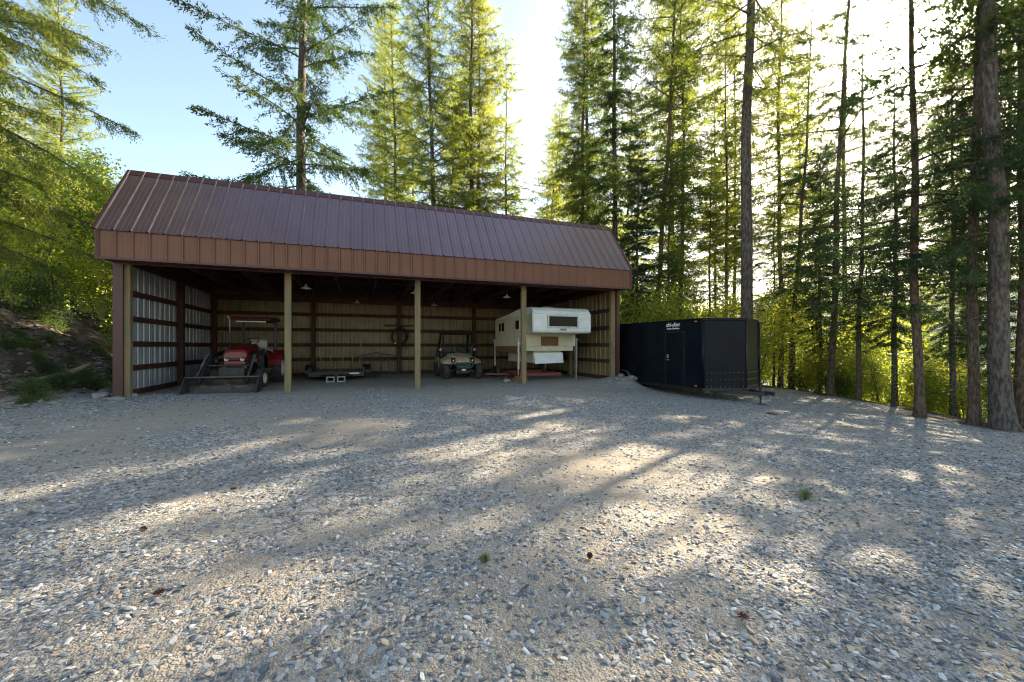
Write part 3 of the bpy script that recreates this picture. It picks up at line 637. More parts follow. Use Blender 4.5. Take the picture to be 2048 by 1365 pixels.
# ------------------------------------------------------------------ side by side buggy
x, y = shed(9.42, 2.6)
B = thing('utility_buggy', 'dusty tan side by side buggy with black cage and knobbly tyres', 'buggy', (x, y, 0.02), SH-R(2))
def buggy(B):
    for s in (-1, 1):
        wheel(B, (s*.66, .36, .34), .34, .24, M['dark_steel'], nl=14, steer=R(5)); wheel(B, (s*.66, 2.30, .34), .34, .28, M['dark_steel'], nl=14)
    hb = MB(); secs = [(.02, .30, .66, .80), (.12, .40, .70, .92), (.45, .46, .78, 1.04), (.85, .52, .85, 1.10)]; vs = []
    for (yy, w, z0, z1) in secs: vs += [(-w, yy, z0), (-w*.9, yy, z1-.06), (-w*.5, yy, z1-.02), (0, yy, z1), (w*.5, yy, z1-.02), (w*.9, yy, z1-.06), (w, yy, z0)]
    k = 7; hb.add(vs, [(i*k+j, i*k+j+1, (i+1)*k+j+1, (i+1)*k+j) for i in range(3) for j in range(6)]+[tuple(range(7)), tuple(range(21, 28))]); hb.build('hood', M['tan'], B, bevel=.01)
    for s in (-1, 1):
        f = MB(); f.add([(s*.36, .02, .70), (s*.46, .02, .66), (s*.78, .22, .74), (s*.80, .55, .84), (s*.74, .85, .80), (s*.48, .85, .98), (s*.40, .3, .90), (s*.80, .25, .68), (s*.82, .58, .78)],
              [(0, 1, 2, 6), (6, 2, 3, 5), (5, 3, 4), (1, 7, 2), (2, 7, 8, 3), (3, 8, 4)]); f = f.build('fender', M['tan'], B)
        sm = f.modifiers.new('thick', 'SOLIDIFY'); sm.thickness = .02
        MB().add([(s*.34, -.0, .80), (s*.47, .03, .78), (s*.50, .16, .86), (s*.36, .1, .90)], [(0, 1, 2, 3)]) if False else None
        MB().prism([(-.012, .74), (-.012, .84), (.08, .90), (.08, .74)], min(s*.30, s*.46), max(s*.30, s*.46)).build('headlight', M['glass'], B)
        MB().lathe([(0, 0), (-.01, .025), (0, .035)], (s*.38, -.015, .80), 'y', 12).build('lamp_lens', M['white'], B)
        MB().prism([(.9, .30), (.86, .78), (1.0, .86), (1.75, .80), (1.78, .32)], s*.66-.025, s*.66+.025).build('door', M['tan'] if s > 0 else M['osb'], B)
        MB().prism([(1.8, .45), (1.8, .86), (2.75, .86), (2.75, .62), (2.62, .62), (2.5, .78), (2.1, .78), (1.98, .55)], s*.68-.02, s*.68+.02).build('bed_side', M['tan'], B)
        c = MB(); c.tube([(s*.62, .86, .92), (s*.60, 1.18, 1.86), (s*.60, 2.0, 1.90), (s*.64, 2.12, .84)], .026, 8); c.tube([(s*.62, 1.9, 1.88), (s*.66, 2.7, .9)], .022, 8); c.tube([(s*.6, 1.75, 1.89), (s*.66, 1.72, .82)], .022, 8)
        c.build('roll_cage', M['black'], B, True)
        MB().box(s*.32-.24, s*.32+.24, 1.45, 1.85, .62, .76, bev=.04).box(s*.32-.23, s*.32+.23, 1.78, 1.90, .76, 1.38, bev=.04).build('seat', M['black'], B)
        MB().lathe([(0, 0), (.02, .06), (.04, .07), (.05, 0)], (s*.72, .95, 1.22), 'y', 12).build('mirror', M['steel'], B)
        a = MB(); a.bar((s*.2, .36, .42), (s*.6, .36, .36), .05); a.bar((s*.2, .5, .34), (s*.6, .4, .3), .04); a.tube([(s*.3, .38, .8), (s*.5, .36, .4)], .035, 8); a.build('suspension_arm', M['dark_steel'], B)
    c = MB(); c.tube([(-.60, 1.18, 1.86), (.60, 1.18, 1.86)], .026, 8); c.tube([(-.60, 2.0, 1.90), (.60, 2.0, 1.90)], .026, 8); c.build('roll_cage', M['black'], B)
    MB().prism([(1.08, 1.88), (1.1, 1.92), (1.6, 1.96), (2.05, 1.94), (2.08, 1.90)], -.64, .64).build('roof_panel', M['black'], B)
    MB().box(-.5, .5, .86, 1.05, .80, 1.12, bev=.03).box(-.62, .62, 1.0, 2.6, .28, .40).box(-.26, .26, .0, .9, .28, .66).build('chassis', M['black'], B)
    st = MB().tube([(.33+.17*math.cos(q), 1.25+.1*math.sin(q), 1.18+.14*math.sin(q)) for q in [i*math.pi/9 for i in range(19)]], .014, 6); st.build('steering_wheel', M['black'], B)
    bp = MB(); bp.tube([(-.42, -.05, .72), (-.32, -.14, .60), (.32, -.14, .60), (.42, -.05, .72)], .02, 8); bp.tube([(-.38, -.06, .42), (-.30, -.14, .46), (.30, -.14, .46), (.38, -.06, .42)], .02, 8)
    for s in (-.25, .25): bp.tube([(s, -.14, .46), (s, -.14, .60)], .016, 6)
    bp.box(-.28, .28, -.10, .02, .46, .72); bp.build('bumper', M['black'], B, False)
    MB().tube([(-.45, -.04, .70), (-.2, -.18, .55), (.3, -.17, .60), (.5, -.0, .72)], .012, 6).tube([(-.42, -.05, .66), (.0, -.18, .50), (.3, -.17, .52), (.48, -.02, .70)], .012, 6).build('strap', M['green_strap'], B)
    lg = MB(); pr = [(.085*math.cos(i*math.pi/10), .43+.04*math.sin(i*math.pi/10)) for i in range(20)]; lg.prism(pr, -.165, -.155, axis='y'); lg.build('badge', M['white'], B)
    MB().box(-.045, .045, -.170, -.164, .423, .437).build('badge', M['black'], B)
    MB().box(-.66, .66, 1.95, 2.72, .60, .66).box(-.66, .66, 2.70, 2.74, .62, .88).build('cargo_bed', M['black'], B)
buggy(B)

# ------------------------------------------------------------------ truck camper on jacks
x, y = shed(12.52, 0)
Cp = thing('truck_camper', 'white and cream truck camper standing on corner jacks', 'camper', (x, y, 0), SH)
def camper(Cp):
    w = 1.17; y0, y1 = 1.2, 4.35
    pr = [(y0, 1.22), (y0, 1.84), (.12, 1.84), (.05, 1.9), (.03, 2.1), (.06, 2.55), (.12, 2.70), (.24, 2.80), (.42, 2.84), (1.4, 2.86), (2.4, 2.80), (y1, 2.62), (y1, 1.36), (y0+.01, 1.36)]
    # side walls and shell
    body = MB(); n = len(pr[2:12])
    prf = [(y0, 1.38), (y0, 1.86), (.10, 1.86), (.04, 1.90), (.02, 2.1), (.05, 2.52), (.10, 2.66), (.20, 2.76), (.38, 2.81), (1.4, 2.83), (2.5, 2.72), (y1, 2.60), (y1, 1.38)]
    wd = [w-.02 if q[0] >= y0 and q[1] < 1.9 else w for q in prf]
    body.prism(prf, -w, w); body.build('body', [M['white']], Cp, bevel=.03)
    # lap siding ridges on front face and sides
    sd = MB()
    for z in np.arange(1.95, 2.60, .085): sd.box(-w+.03, w-.03, -.001+.03*((z-1.9)/.7), .05, z, z+.006)
    sd.build('siding', M['white'], Cp)
    for s in (-1, 1):
        sp = MB(); k = 0
        for z in np.arange(1.40, 2.55, .105):
            ya = y0 if z < 1.86 else .14
            if z > 2.5: ya = .2
            sp.add([(s*(w+.004), ya, z+.10), (s*(w+.016), ya, z), (s*(w+.016), y1, z), (s*(w+.004), y1, z+.10), (s*(w+.004), ya, z), (s*(w+.004), y1, z)], [(0, 1, 2, 3), (1, 4, 5, 2)])
        sp.build('side_panel', M['cream'], Cp)
        MB().box(min(s*w, s*(w+.025)), max(s*w, s*(w+.025)), .06, .11, 1.88, 2.60).build('edge_trim', M['steel'], Cp)
    # cabover front window
    fw = MB().box(-.62, .62, -.02, .06, 2.05, 2.10).box(-.62, .62, -.02, .06, 2.46, 2.51).box(-.62, -.57, -.02, .06, 2.10, 2.46).box(.57, .62, -.02, .06, 2.10, 2.46).build('window', M['steel'], Cp)
    MB().box(-.57, .57, -.012, .015, 2.10, 2.46).build('pane', M['glass'], fw)
    MB().box(-.12, .14, -.005, .025, 1.95, 2.02, bev=.01).build('badge', M['badge'], Cp)
    # lower front wall
    lf = MB().box(-w+.02, w-.12, y0-.03, y0, 1.38, 1.86)
    for z in (1.50, 1.62, 1.74): lf.box(-w+.02, w-.12, y0-.036, y0-.03, z, z+.01)
    lf.build('front_wall', M['cream'], Cp)
    bw = MB().box(-.36, .38, y0-.06, y0-.03, 1.40, 1.44).box(-.36, .38, y0-.06, y0-.03, 1.72, 1.76).box(-.36, -.32, y0-.06, y0-.03, 1.44, 1.72).box(.34, .38, y0-.06, y0-.03, 1.44, 1.72).build('window', M['osb'], Cp)
    MB().box(-.32, .34, y0-.045, y0-.03, 1.44, 1.72).build('board', M['osb'], bw)
    MB().box(-w+.02, w-.12, y0-.02, y0+.04, 1.20, 1.375).build('skirt', M['cream'], Cp)
    for s in (-1, 1): MB().box(s*w-.02, s*w+.02, y0+.1, y1, 1.15, 1.375).build('skirt', M['osb'], Cp)
    # low middle box and loose white panel
    MB().box(-.60, .60, y0+.15, y1-.1, .72, 1.21, bev=.02).build('lower_box', M['cream'], Cp)
    o = MB().prism([(0, .0), (.02, .0), (.10, .40), (.08, .40)], -.62, .60).build('panel', M['white'], Cp); o.location = (-.02, y0-.12, .72); o.rotation_euler = (0, R(-1.5), 0)
    # side window
    sw = MB().box(-w-.035, -w-.015, 3.0, 3.85, 1.98, 2.02).box(-w-.035, -w-.015, 3.0, 3.85, 2.37, 2.41).box(-w-.035, -w-.015, 3.0, 3.04, 2.02, 2.37).box(-w-.035, -w-.015, 3.81, 3.85, 2.02, 2.37).box(-w-.035, -w-.015, 3.45, 3.48, 2.02, 2.37).build('window', M['cream'], Cp)
    MB().box(-w-.025, -w-.015, 3.04, 3.81, 2.02, 2.37).build('pane', M['glass'], sw)
    sw = MB().box(-w-.035, -w-.015, 1.3, 1.75, 2.0, 2.42).build('window', M['cream'], Cp); MB().box(-w-.038, -w-.034, 1.34, 1.71, 2.04, 2.38).build('pane', M['glass'], sw)
    MB().box(-.25, .2, 1.2, 1.6, 2.83, 2.92, bev=.02).build('roof_vent', M['white'], Cp)
    for (jx, jy, m) in ((-w-.10, y0+.05, 'steel'), (w+.06, y0+.05, 'steel'), (-w-.08, y1-.15, 'steel'), (w+.08, y1-.15, 'steel')):
        j = MB().box(jx-.035, jx+.035, jy-.035, jy+.035, .50, 1.70).tube([(jx, jy, .52), (jx, jy, .04)], .025, 8).box(jx-.1, jx+.1, jy-.1, jy+.1, -.02, .035)
        j.bar((jx, jy, 1.62), (jx+(-.12 if jx < 0 else .12), jy, 1.66), .03); j.bar((jx, jy, 1.5), (math.copysign(w, jx), jy, 1.5), .05)
        j.build('jack', M[m], Cp)
camper(Cp)
x, y = shed(12.1, 0)
Rf = thing('trailer_frame', 'low rust red steel trailer frame lying under the camper', 'trailer frame', (x, y, 0), SH)
MB().box(-.75, -.67, 1.4, 4.8, .22, .34).box(.95, 1.03, 1.4, 4.8, .22, .34).box(-.75, 1.03, 1.35, 1.45, .22, .34).box(-.75, 1.03, 3.0, 3.1, .22, .34).build('frame', M['red_steel'], Rf)
MB().bar((-.72, 2.6, .26), (-1.35, 1.25, .14), .10, .12).bar((-1.7, 2.9, .24), (-.8, 2.2, .26), .07).build('tongue', M['red_steel'], Rf)
MB().box(-1.5, -1.2, 1.05, 1.25, .02, .16, bev=.02).build('coupler', M['steel'], Rf)
for s in (-.95, 1.2): wheel(Rf, (s, 3.6, .28), .28, .18, M['dark_steel'], lug=False)
# wooden blocks and board by the camper jack
x, y = shed(11.2, .95); o = MB().box(-.3, .3, -.1, .1, 0, .13, bev=.01).box(-.2, .25, -.09, .08, .131, .22, bev=.01).build('timber_block', M['osb']); o.location = (x, y, gz(x, y)); o.rotation_euler = (0, 0, SH+.3); tag(o, 'dark stacked timber blocks beside the fourth shed post', 'block')
x, y = shed(14.25, 2.3); o = MB().box(-.03, .03, -.03, .03, 0, 1.75).box(-.1, .1, -.1, .1, 0, .03).build('prop_post', M['dark_steel']); o.location = (x, y, gz(x, y)); tag(o, 'thin dark prop standing between camper and right wall', 'prop')

# ------------------------------------------------------------------ black enclosed trailer
TA = math.atan2(.405, .914)
Bt = thing('cargo_trailer', 'black enclosed cargo trailer with wedge nose parked beside the shed', 'trailer', (5.96, 12.75, 0), TA)
def btrailer(Bt):
    Wd = 2.62; z0, z1 = -.03, 2.27; Ln = 6.2
    pl = [(0, 0), (Wd/2, -.52), (Wd, 0), (Wd, Ln), (0, Ln)]
    MB().prism(pl, z0+.09, z1-.06, axis='z').build('body', M['trailer_black'], Bt, bevel=.035)
    big = [(-.012, -.008), (Wd/2, -.536), (Wd+.012, -.008), (Wd+.012, Ln+.01), (-.012, Ln+.01)]
    MB().prism(big, z1-.085, z1, axis='z').build('roof_trim', M['trailer_black'], Bt, bevel=.01)
    MB().prism(big, z0, z0+.10, axis='z').build('bottom_rail', M['black'], Bt)
    dd = Vector((-Wd/2, .52, 0)).normalized()
    # rounded edge posts + grey strip on nose
    MB().tube([(Wd/2, -.525, z0+.1), (Wd/2, -.525, z1-.085)], .018, 10).build('nose_strip', M['dark_steel'], Bt, True)
    MB().tube([(0.01, .0, z0+.1), (0.01, .0, z1-.085)], .05, 12).build('corner_post', M['trailer_black'], Bt, True)
    MB().tube([(Wd-.01, .0, z0+.1), (Wd-.01, .0, z1-.085)], .05, 12).build('corner_post', M['trailer_black'], Bt, True)
    # stone guards with rivets
    for s in (0, 1):
        a = Vector((.06, -.03, 0)) if s == 0 else Vector((Wd-.06, -.03, 0)); b = Vector((Wd/2-(.05 if s == 0 else -.05), -.51, 0)); nn = Vector((-.52, -Wd/2, 0)).normalized() if s == 0 else Vector((.52, -Wd/2, 0)).normalized()
        sg = MB(); q = [a+nn*.006, b+nn*.006]
        sg.add([(*q[0].xy, z0+.1), (*q[1].xy, z0+.1), (*q[1].xy, z0+.62), (*q[0].xy, z0+.62), ((q[0]-nn*.02).x, (q[0]-nn*.02).y, z0+.1), ((q[1]-nn*.02).x, (q[1]-nn*.02).y, z0+.1), ((q[1]-nn*.02).x, (q[1]-nn*.02).y, z0+.62), ((q[0]-nn*.02).x, (q[0]-nn*.02).y, z0+.62)],
               [(0, 1, 2, 3), (4, 7, 6, 5), (0, 4, 5, 1), (1, 5, 6, 2), (2, 6, 7, 3), (3, 7, 4, 0)])
        g = sg.build('stone_guard', M['trailer_black'], Bt)
        rv = MB()
        for i in range(9):
            for z in (z0+.14, z0+.36, z0+.58):
                p = a.lerp(b, (i+.5)/9)+nn*.006; rv.lathe([(.008, 0), (.006, .008), (0, .011)], (0, 0, 0), 'z', 6) if False else rv.box(p.x-.009, p.x+.009, p.y-.012, p.y+.002, z-.009, z+.009, bev=.003)
        rv.build('rivets', M['steel'], g)
    # rivet lines on the side
    rv = MB()
    for yy in np.arange(.15, 6., .405):
        for z in np.arange(z0+.2, z1-.1, .16): rv.box(-.004, .0005, yy-.005, yy+.005, z-.005, z+.005)
    rv.build('side_rivets', M['trailer_black'], Bt)
    # side door
    d = MB().box(-.012, -.001, .72, 1.52, z0+.12, 1.85); dr = d.build('door', M['trailer_black'], Bt)
    t = MB(); 
    t.box(-.022, -.002, .69, .72, z0+.10, 1.88).box(-.022, -.002, 1.52, 1.55, z0+.10, 1.88).box(-.022, -.002, .72, 1.52, 1.85, 1.88).box(-.020, -.002, .79, .80, z0+.12, 1.84); t.build('door_frame', M['dark_steel'], dr)
    MB().box(-.05, -.012, 1.38, 1.45, .98, 1.10, bev=.008).box(-.04, -.012, 1.36, 1.46, .90, .94).build('handle', M['steel'], dr)
    o = text('lettering', 'ski-doo', .20, (-.006, 1.22, 2.05), (R(90), 0, R(-90)), M['white'], Bt, .35, .004)
    o = text('lettering', 'Harley Davidson.', .082, (-.006, 1.20, 1.955), (R(90), 0, R(-90)), M['white'], Bt, .25, .002)
    for (yy, z, m) in ((.25, .12, 'lens_orange'), (4.15, 1.0, 'lens_orange'), (.25, 2.17, 'lens_orange')): MB().box(-.02, .0, yy-.04, yy+.04, z-.02, z+.02, bev=.006).build('marker_light', M[m], Bt)
    # wheels and fender
    for yw in (3.7, 4.55):
        wheel(Bt, (.16, yw, .02), .34, .22, M['white_rim'], lug=False)
        wheel(Bt, (Wd-.16, yw, .02), .34, .22, M['white_rim'], lug=False)
    f = MB(); pr = [(3.7-math.cos(R(i*18))*.43, .02+math.sin(R(i*18))*.43) for i in range(6)]+[(4.55-math.cos(R(90+i*18))*.43, .02+math.sin(R(90+i*18))*.43) for i in range(6)]
    inn = [(3.7-math.cos(R(i*18))*.40, .02+math.sin(R(i*18))*.40) for i in range(6)]+[(4.55-math.cos(R(90+i*18))*.40, .02+math.sin(R(90+i*18))*.40) for i in range(6)]
    f.prism(pr+inn[::-1], -.09, .02); f.build('fender', M['steel'], Bt)
    # tongue, jack, coupler
    MB().bar((.55, .2, -.06), (Wd/2, -1.15, -.06), .07, .11).bar((Wd-.55, .2, -.06), (Wd/2, -1.15, -.06), .07, .11).build('tongue', M['black'], Bt)
    MB().box(Wd/2-.05, Wd/2+.05, -1.42, -1.1, -.06, .03, bev=.015).tube([(Wd/2, -1.38, -.1), (Wd/2, -1.38, .03)], .045, 10).build('coupler', M['dark_steel'], Bt)
    gx, gy = 5.96+(Wd/2)*math.cos(TA)+.98*math.sin(TA), 12.75+(Wd/2)*math.sin(TA)-.98*math.cos(TA); g = gz(gx, gy)
    MB().tube([(Wd/2, -.98, -.16), (Wd/2, -.98, .25)], .035, 10).tube([(Wd/2, -.98, g+.02), (Wd/2, -.98, -.1)], .025, 8).box(Wd/2-.1, Wd/2+.1, -1.08, -.88, g, g+.02).tube([(Wd/2, -.98, .25), (Wd/2+.14, -.98, .27), (Wd/2+.14, -.98, .33)], .012, 6).build('jack', M['black'], Bt)
    ch = MB(); 
    for s in (-1, 1): ch.tube([(Wd/2+s*.06, -1.1, -.1), (Wd/2+s*.12, -1.15, -.3), (Wd/2+s*.05, -1.3, -.32), (Wd/2+s*.02, -1.35, -.12)], .01, 5)
    ch.build('chain', M['steel'], Bt)
btrailer(Bt)

# ------------------------------------------------------------------ trees
def tri_tuft(P, D, Ln, Wd, rs):
    """rhombus blades at P along D"""
    n = len(P); r = rs.normal(size=(n, 3)); Wv = np.cross(D, r); Wv /= np.linalg.norm(Wv, axis=1, keepdims=True)+1e-9
    a = P; b = P+D*(Ln*.45)[:, None]+Wv*(Wd/2)[:, None]; c = P+D*Ln[:, None]; d = P+D*(Ln*.45)[:, None]-Wv*(Wd/2)[:, None]
    return np.stack([a, b, c, d], 1).reshape(-1, 3)
def nrm(v): return v/(np.linalg.norm(v, axis=-1, keepdims=True)+1e-9)
def conifer(name, seed, H, r0, start, Lmax, nb, leafm, barkm, p=.8, droop=.25, e0=(-5, 25), tipup=.12, tw_sp=.16, tl=.12, twd=.034, dens=1., dead=12, gap=.0, twlen=.30, sector=None, ts=.055):
    rs = np.random.RandomState(seed)
    tb = MB(); wob = rs.rand(4)*6; cxf = lambda z: .06*math.sin(z*.35+wob[0])+.03*math.sin(z*.9+wob[1]); cyf = lambda z: .06*math.sin(z*.3+wob[2])+.03*math.sin(z*.8+wob[3])
    zz = [-.6, 0, .25, .8]+list(np.linspace(2, H, 16)); rad = [r0*1.9, r0*1.55, r0*1.2, r0*1.02]+[max(.015, r0*(1-(z/H))**.75*.97) for z in zz[4:]]
    tb.tube([(cxf(z), cyf(z), z) for z in zz], rad, 12)
    def rz(z): return max(.012, r0*(1-max(0, z)/H)**.75)
    for i in range(dead):
        z = rs.uniform(1.5, start+(H-start)*.25); q = rs.rand()*6.28; L = rs.uniform(.4, 1.6)*min(1, Lmax/2.5); dn = rs.uniform(-.5, .1)
        d = Vector((math.cos(q), math.sin(q), 0)); p0 = Vector((cxf(z), cyf(z), z))
        tb.tube([p0, p0+d*L*.5+Vector((0, 0, dn*L*.4)), p0+d*L+Vector((0, 0, dn*L))], [.02, .013, .004], 4)
        for _ in range(4):
            t = rs.uniform(.3, .95); pp = p0+d*L*t+Vector((0, 0, dn*L*t)); qq = q+rs.uniform(-1.2, 1.2)
            tb.tube([pp, pp+Vector((math.cos(qq)*.35, math.sin(qq)*.35, rs.uniform(-.25, .05)))], [.007, .002], 3)
    TP = []; TD = []; TLn = []
    gp = rs.rand(64)
    for i in range(nb):
        t = (i+rs.rand())/nb; z = start+(H-start)*t
        if gap and vnoise(z*.55, seed*3.3) < gap: continue
        L = (Lmax*(1-t)**p*(.55+.6*rs.rand()))*(.45+.55*min(1, (t+.04)/.16))+.25
        q = i*2.399+rs.uniform(-.5, .5)
        if sector is not None and rs.rand() < sector[2]: q = rs.uniform(sector[0], sector[1])
        e = R(e0[0]+(e0[1]-e0[0])*t+rs.uniform(-15, 17)); dr = droop*(1.2-t)*rs.uniform(.7, 1.3)
        ns = 7; s = np.linspace(0, 1, ns); bend = rs.uniform(-.25, .25)
        qa = q+bend*s; hx = np.cumsum(np.concatenate([[0], np.cos(qa[1:])/(ns-1)]))*L; hy = np.cumsum(np.concatenate([[0], np.sin(qa[1:])/(ns-1)]))*L
        hz = L*(math.sin(e)*s-dr*s**2+tipup*s**4)
        pts = np.stack([hx+cxf(z), hy+cyf(z), hz+z], -1)
        rb0 = min(.05, .010+.011*L)
        tb.tube([tuple(a) for a in pts], [rb0*(1-.9*k) for k in s], 4, cap=False)
        nt_ = max(3, int(L/tw_sp*dens)); st = rs.uniform(.12, 1, nt_*2)
        f = st*(ns-1); k = np.minimum(f.astype(int), ns-2); fr = (f-k)[:, None]
        bp = pts[k]*(1-fr)+pts[k+1]*fr; tan = nrm(pts[k+1]-pts[k])
        sd = np.where(np.arange(len(st)) % 2 == 0, 1., -1.)[:, None]; lat = nrm(np.cross(tan, np.array([0, 0, 1.])))*sd
        prof = np.clip(1.15-st, .12, 1)*np.clip(st*4, .3, 1)
        ln = L*twlen*prof*rs.uniform(.5, 1.2, len(st))+.10
        D = nrm(tan*rs.uniform(.35, .9, (len(st), 1))+lat*rs.uniform(.3, 1., (len(st), 1))+np.array([0, 0, 1.])*rs.uniform(-.85, .22, (len(st), 1)))
        TP.append(bp); TD.append(D); TLn.append(ln)
        TP.append(pts[-2:-1]); TD.append(nrm(pts[-1:]-pts[-2:-1])); TLn.append(np.array([L/(ns-1)+.1]))
    TP = np.concatenate(TP); TD = np.concatenate(TD); TLn = np.concatenate(TLn)
    cnt = np.maximum(2, (TLn/ts*1.0).astype(int)); rep = np.repeat(np.arange(len(TP)), cnt); n = len(rep)
    s = rs.rand(n)
    P = TP[rep]+TD[rep]*(s*TLn[rep])[:, None]; P[:, 2] -= .22*(s**2)*TLn[rep]
    P += rs.normal(size=(n, 3))*.035
    D = nrm(TD[rep]*.8+rs.normal(size=(n, 3))*.55+np.array([0, 0, -.2]))
    Ln = tl*rs.uniform(.6, 1.3, n); Wd = twd*rs.uniform(.7, 1.3, n)
    V = tri_tuft(P, D, Ln, Wd, rs)
    Wt = nrm(np.cross(TD, np.array([0.1, .2, 1.])))*.006; e = TP+TD*TLn[:, None]; e[:, 2] -= .2*TLn
    V2 = np.stack([TP-Wt, TP+Wt, e, e], 1).reshape(-1, 3)
    m = len(TP); Fq = np.arange((n+m)*4).reshape(-1, 4); mi = np.concatenate([np.zeros(n), np.ones(m)])
    V2[3::4] += np.array([.003, 0, .003])
    crown = npmesh('crown', np.concatenate([V, V2]), Fq, [leafm, M['twig']], mi=mi, link=False)
    o = tb.build('trunk', barkm, None, True); tm = o.data; bpy.data.objects.remove(o)
    print('TREE', name, n, 'blades')
    return tm, crown
def broadleaf(seed, H, Rr, n, leafm, ls=.09, stems=1, low=.2):
    rs = np.random.RandomState(seed); tb = MB(); ends = []
    for s_ in range(stems):
        q = rs.rand()*6.28; ln_ = rs.uniform(.05, .25)*(1 if stems > 1 else .2)
        top = np.array([math.cos(q)*H*ln_, math.sin(q)*H*ln_, H*rs.uniform(.8, .98)])
        r = .012*H if stems == 1 else .006*H+.006
        tb.tube([(0, 0, -.3), tuple(top*.35+rs.normal(size=3)*.03*H*.3), tuple(top*.7), tuple(top)], [r, r*.8, r*.5, .006], 7)
        nbr = int(22/stems+6)
        for i in range(nbr):
            t = rs.uniform(low, 1); b = top*t; L = Rr*(1.15-.75*abs(t-.5))*rs.uniform(.4, 1.05); q = rs.rand()*6.28
            d = np.array([math.cos(q), math.sin(q), rs.uniform(.05, .7)]); e = b+d*L; m_ = b+d*L*.5+np.array([0, 0, .05*L])
            tb.tube([tuple(b), tuple(m_), tuple(e)], [r*.35, r*.22, .004], 4)
            for k in range(4):
                tt = rs.uniform(.35, 1.05); c = b+d*L*tt; ends.append((c, .16*Rr+.16)); e2 = c+rs.normal(size=3)*.28*Rr; ends.append((e2, .13*Rr+.12)); tb.tube([tuple(c), tuple(e2)], [.006, .002], 3)
    C = np.array([e[0] for e in ends]); sg = np.array([e[1] for e in ends]); rep = rs.randint(0, len(C), n)
    P = C[rep]+rs.normal(size=(n, 3))*sg[rep][:, None]*np.array([1, 1, .75]); P[:, 2] = np.maximum(P[:, 2], .05)
    D = nrm(rs.normal(size=(n, 3))+np.array([0, 0, -.3])); Ln = ls*rs.uniform(.6, 1.4, n)
    V = tri_tuft(P, D, Ln, Ln*.62, rs)
    crown = npmesh('crown', V, np.arange(n*4).reshape(-1, 4), [leafm], link=False)
    o = tb.build('trunk', M['bark'], None, True); tm = o.data; bpy.data.objects.remove(o)
    return tm, crown
def plant(name, kind, x, y, label, cat='tree', sc=1., rz=0., lean=(0, 0), group=None, z=None):
    t = thing(name, label, cat, (x, y, gz(x, y)-.05 if z is None else z), 0, group)
    t.rotation_mode = 'ZYX'; t.rotation_euler = (R(lean[1]), R(lean[0]), rz); t.scale = (sc,)*3
    for nm, me_ in (('trunk', kind[0]), ('crown', kind[1])):
        o = bpy.data.objects.new(nm, me_); COL.objects.link(o); o.parent = t
    return t
K1 = conifer('big', 11, 33, .30, 5.2, 5.6, 105, M['needle_dark'], M['bark'], p=.5, droop=.20, e0=(4, 20), gap=.30, tw_sp=.13, dens=1., dead=6, twlen=.28, ts=.03, tl=.16, twd=.045)
K2 = conifer('fir_a', 12, 35, .26, 8.0, 3.5, 200, M['needle'], M['bark'], p=.45, droop=.3, tw_sp=.14, dens=1., dead=18, gap=.22, ts=.028, tl=.13, twd=.038, twlen=.36)
K3 = conifer('fir_b', 13, 32, .22, 6.0, 3.2, 190, M['needle'], M['bark_warm'], p=.45, droop=.35, tw_sp=.13, dens=1., dead=16, gap=.22, ts=.028, tl=.13, twd=.038, twlen=.36)
K4 = conifer('larch', 14, 35, .22, 6.5, 4.0, 215, M['needle_light'], M['bark'], p=.45, droop=.05, e0=(0, 30), tw_sp=.14, dens=1., dead=14, twlen=.3, gap=.15, ts=.030, tl=.12, twd=.035)
K5 = conifer('droopy', 15, 32, .24, 5.5, 2.9, 150, M['needle_dark'], M['bark'], p=.45, droop=.62, e0=(5, 20), tipup=.25, tw_sp=.11, dens=1., dead=10, gap=.2, ts=.028, tl=.16, twd=.05)
K6 = conifer('crest_a', 16, 28, .18, 3.4, 3.6, 115, M['needle_dark'], M['bark_warm'], p=.35, droop=.30, tw_sp=.13, dens=1., dead=34, gap=.22, ts=.022, tl=.11, twd=.032, twlen=.36)
K7 = conifer('crest_b', 17, 27, .155, 4.5, 3.5, 135, M['needle'], M['bark_warm'], p=.35, droop=.18, e0=(0, 25), tw_sp=.14, dens=1., dead=30, gap=.30, ts=.024, tl=.11, twd=.032, twlen=.36)
K11 = conifer('bare', 31, 33, .25, 11.5, 2.9, 95, M['needle'], M['bark'], p=.45, droop=.28, tw_sp=.17, dens=1., dead=40, gap=.25, ts=.034, tl=.15, twd=.045, twlen=.34)
K12 = conifer('crest_c', 41, 27, .155, 4.2, 3.5, 105, M['needle_dark'], M['bark_warm'], p=.35, droop=.24, e0=(-2, 22), tw_sp=.15, dens=1., dead=36, gap=.36, ts=.024, tl=.11, twd=.032, twlen=.36)
K8 = conifer('young', 18, 9, .09, .6, 1.8, 110, M['needle'], M['bark'], p=.8, droop=.15, tw_sp=.12, dens=1., dead=0, ts=.034, tl=.14, twd=.045)
K9 = conifer('thin', 19, 24, .12, 7, 2.1, 130, M['needle_light'], M['bark'], p=.5, droop=.2, tw_sp=.13, dens=1., dead=14, gap=.28, ts=.036, tl=.15, twd=.045)
K10 = conifer('near', 20, 20, .26, 2.0, 5.2, 165, M['needle'], M['bark'], p=.4, droop=.34, e0=(8, 20), tipup=.05, tw_sp=.10, dens=1., dead=0, tl=.085, twd=.022, twlen=.24, ts=.0125)
L1 = broadleaf(21, 7.5, 1.9, 6500, M['leaf'], ls=.13)
L2 = broadleaf(22, 5.0, 1.6, 4500, M['leaf'], ls=.12, stems=3)
L3 = broadleaf(23, 2.2, 1.0, 5000, M['leaf_dark'], ls=.08, stems=5, low=.1)
L4 = broadleaf(24, 2.6, 1.1, 2600, M['leaf'], ls=.13, stems=5, low=.1)
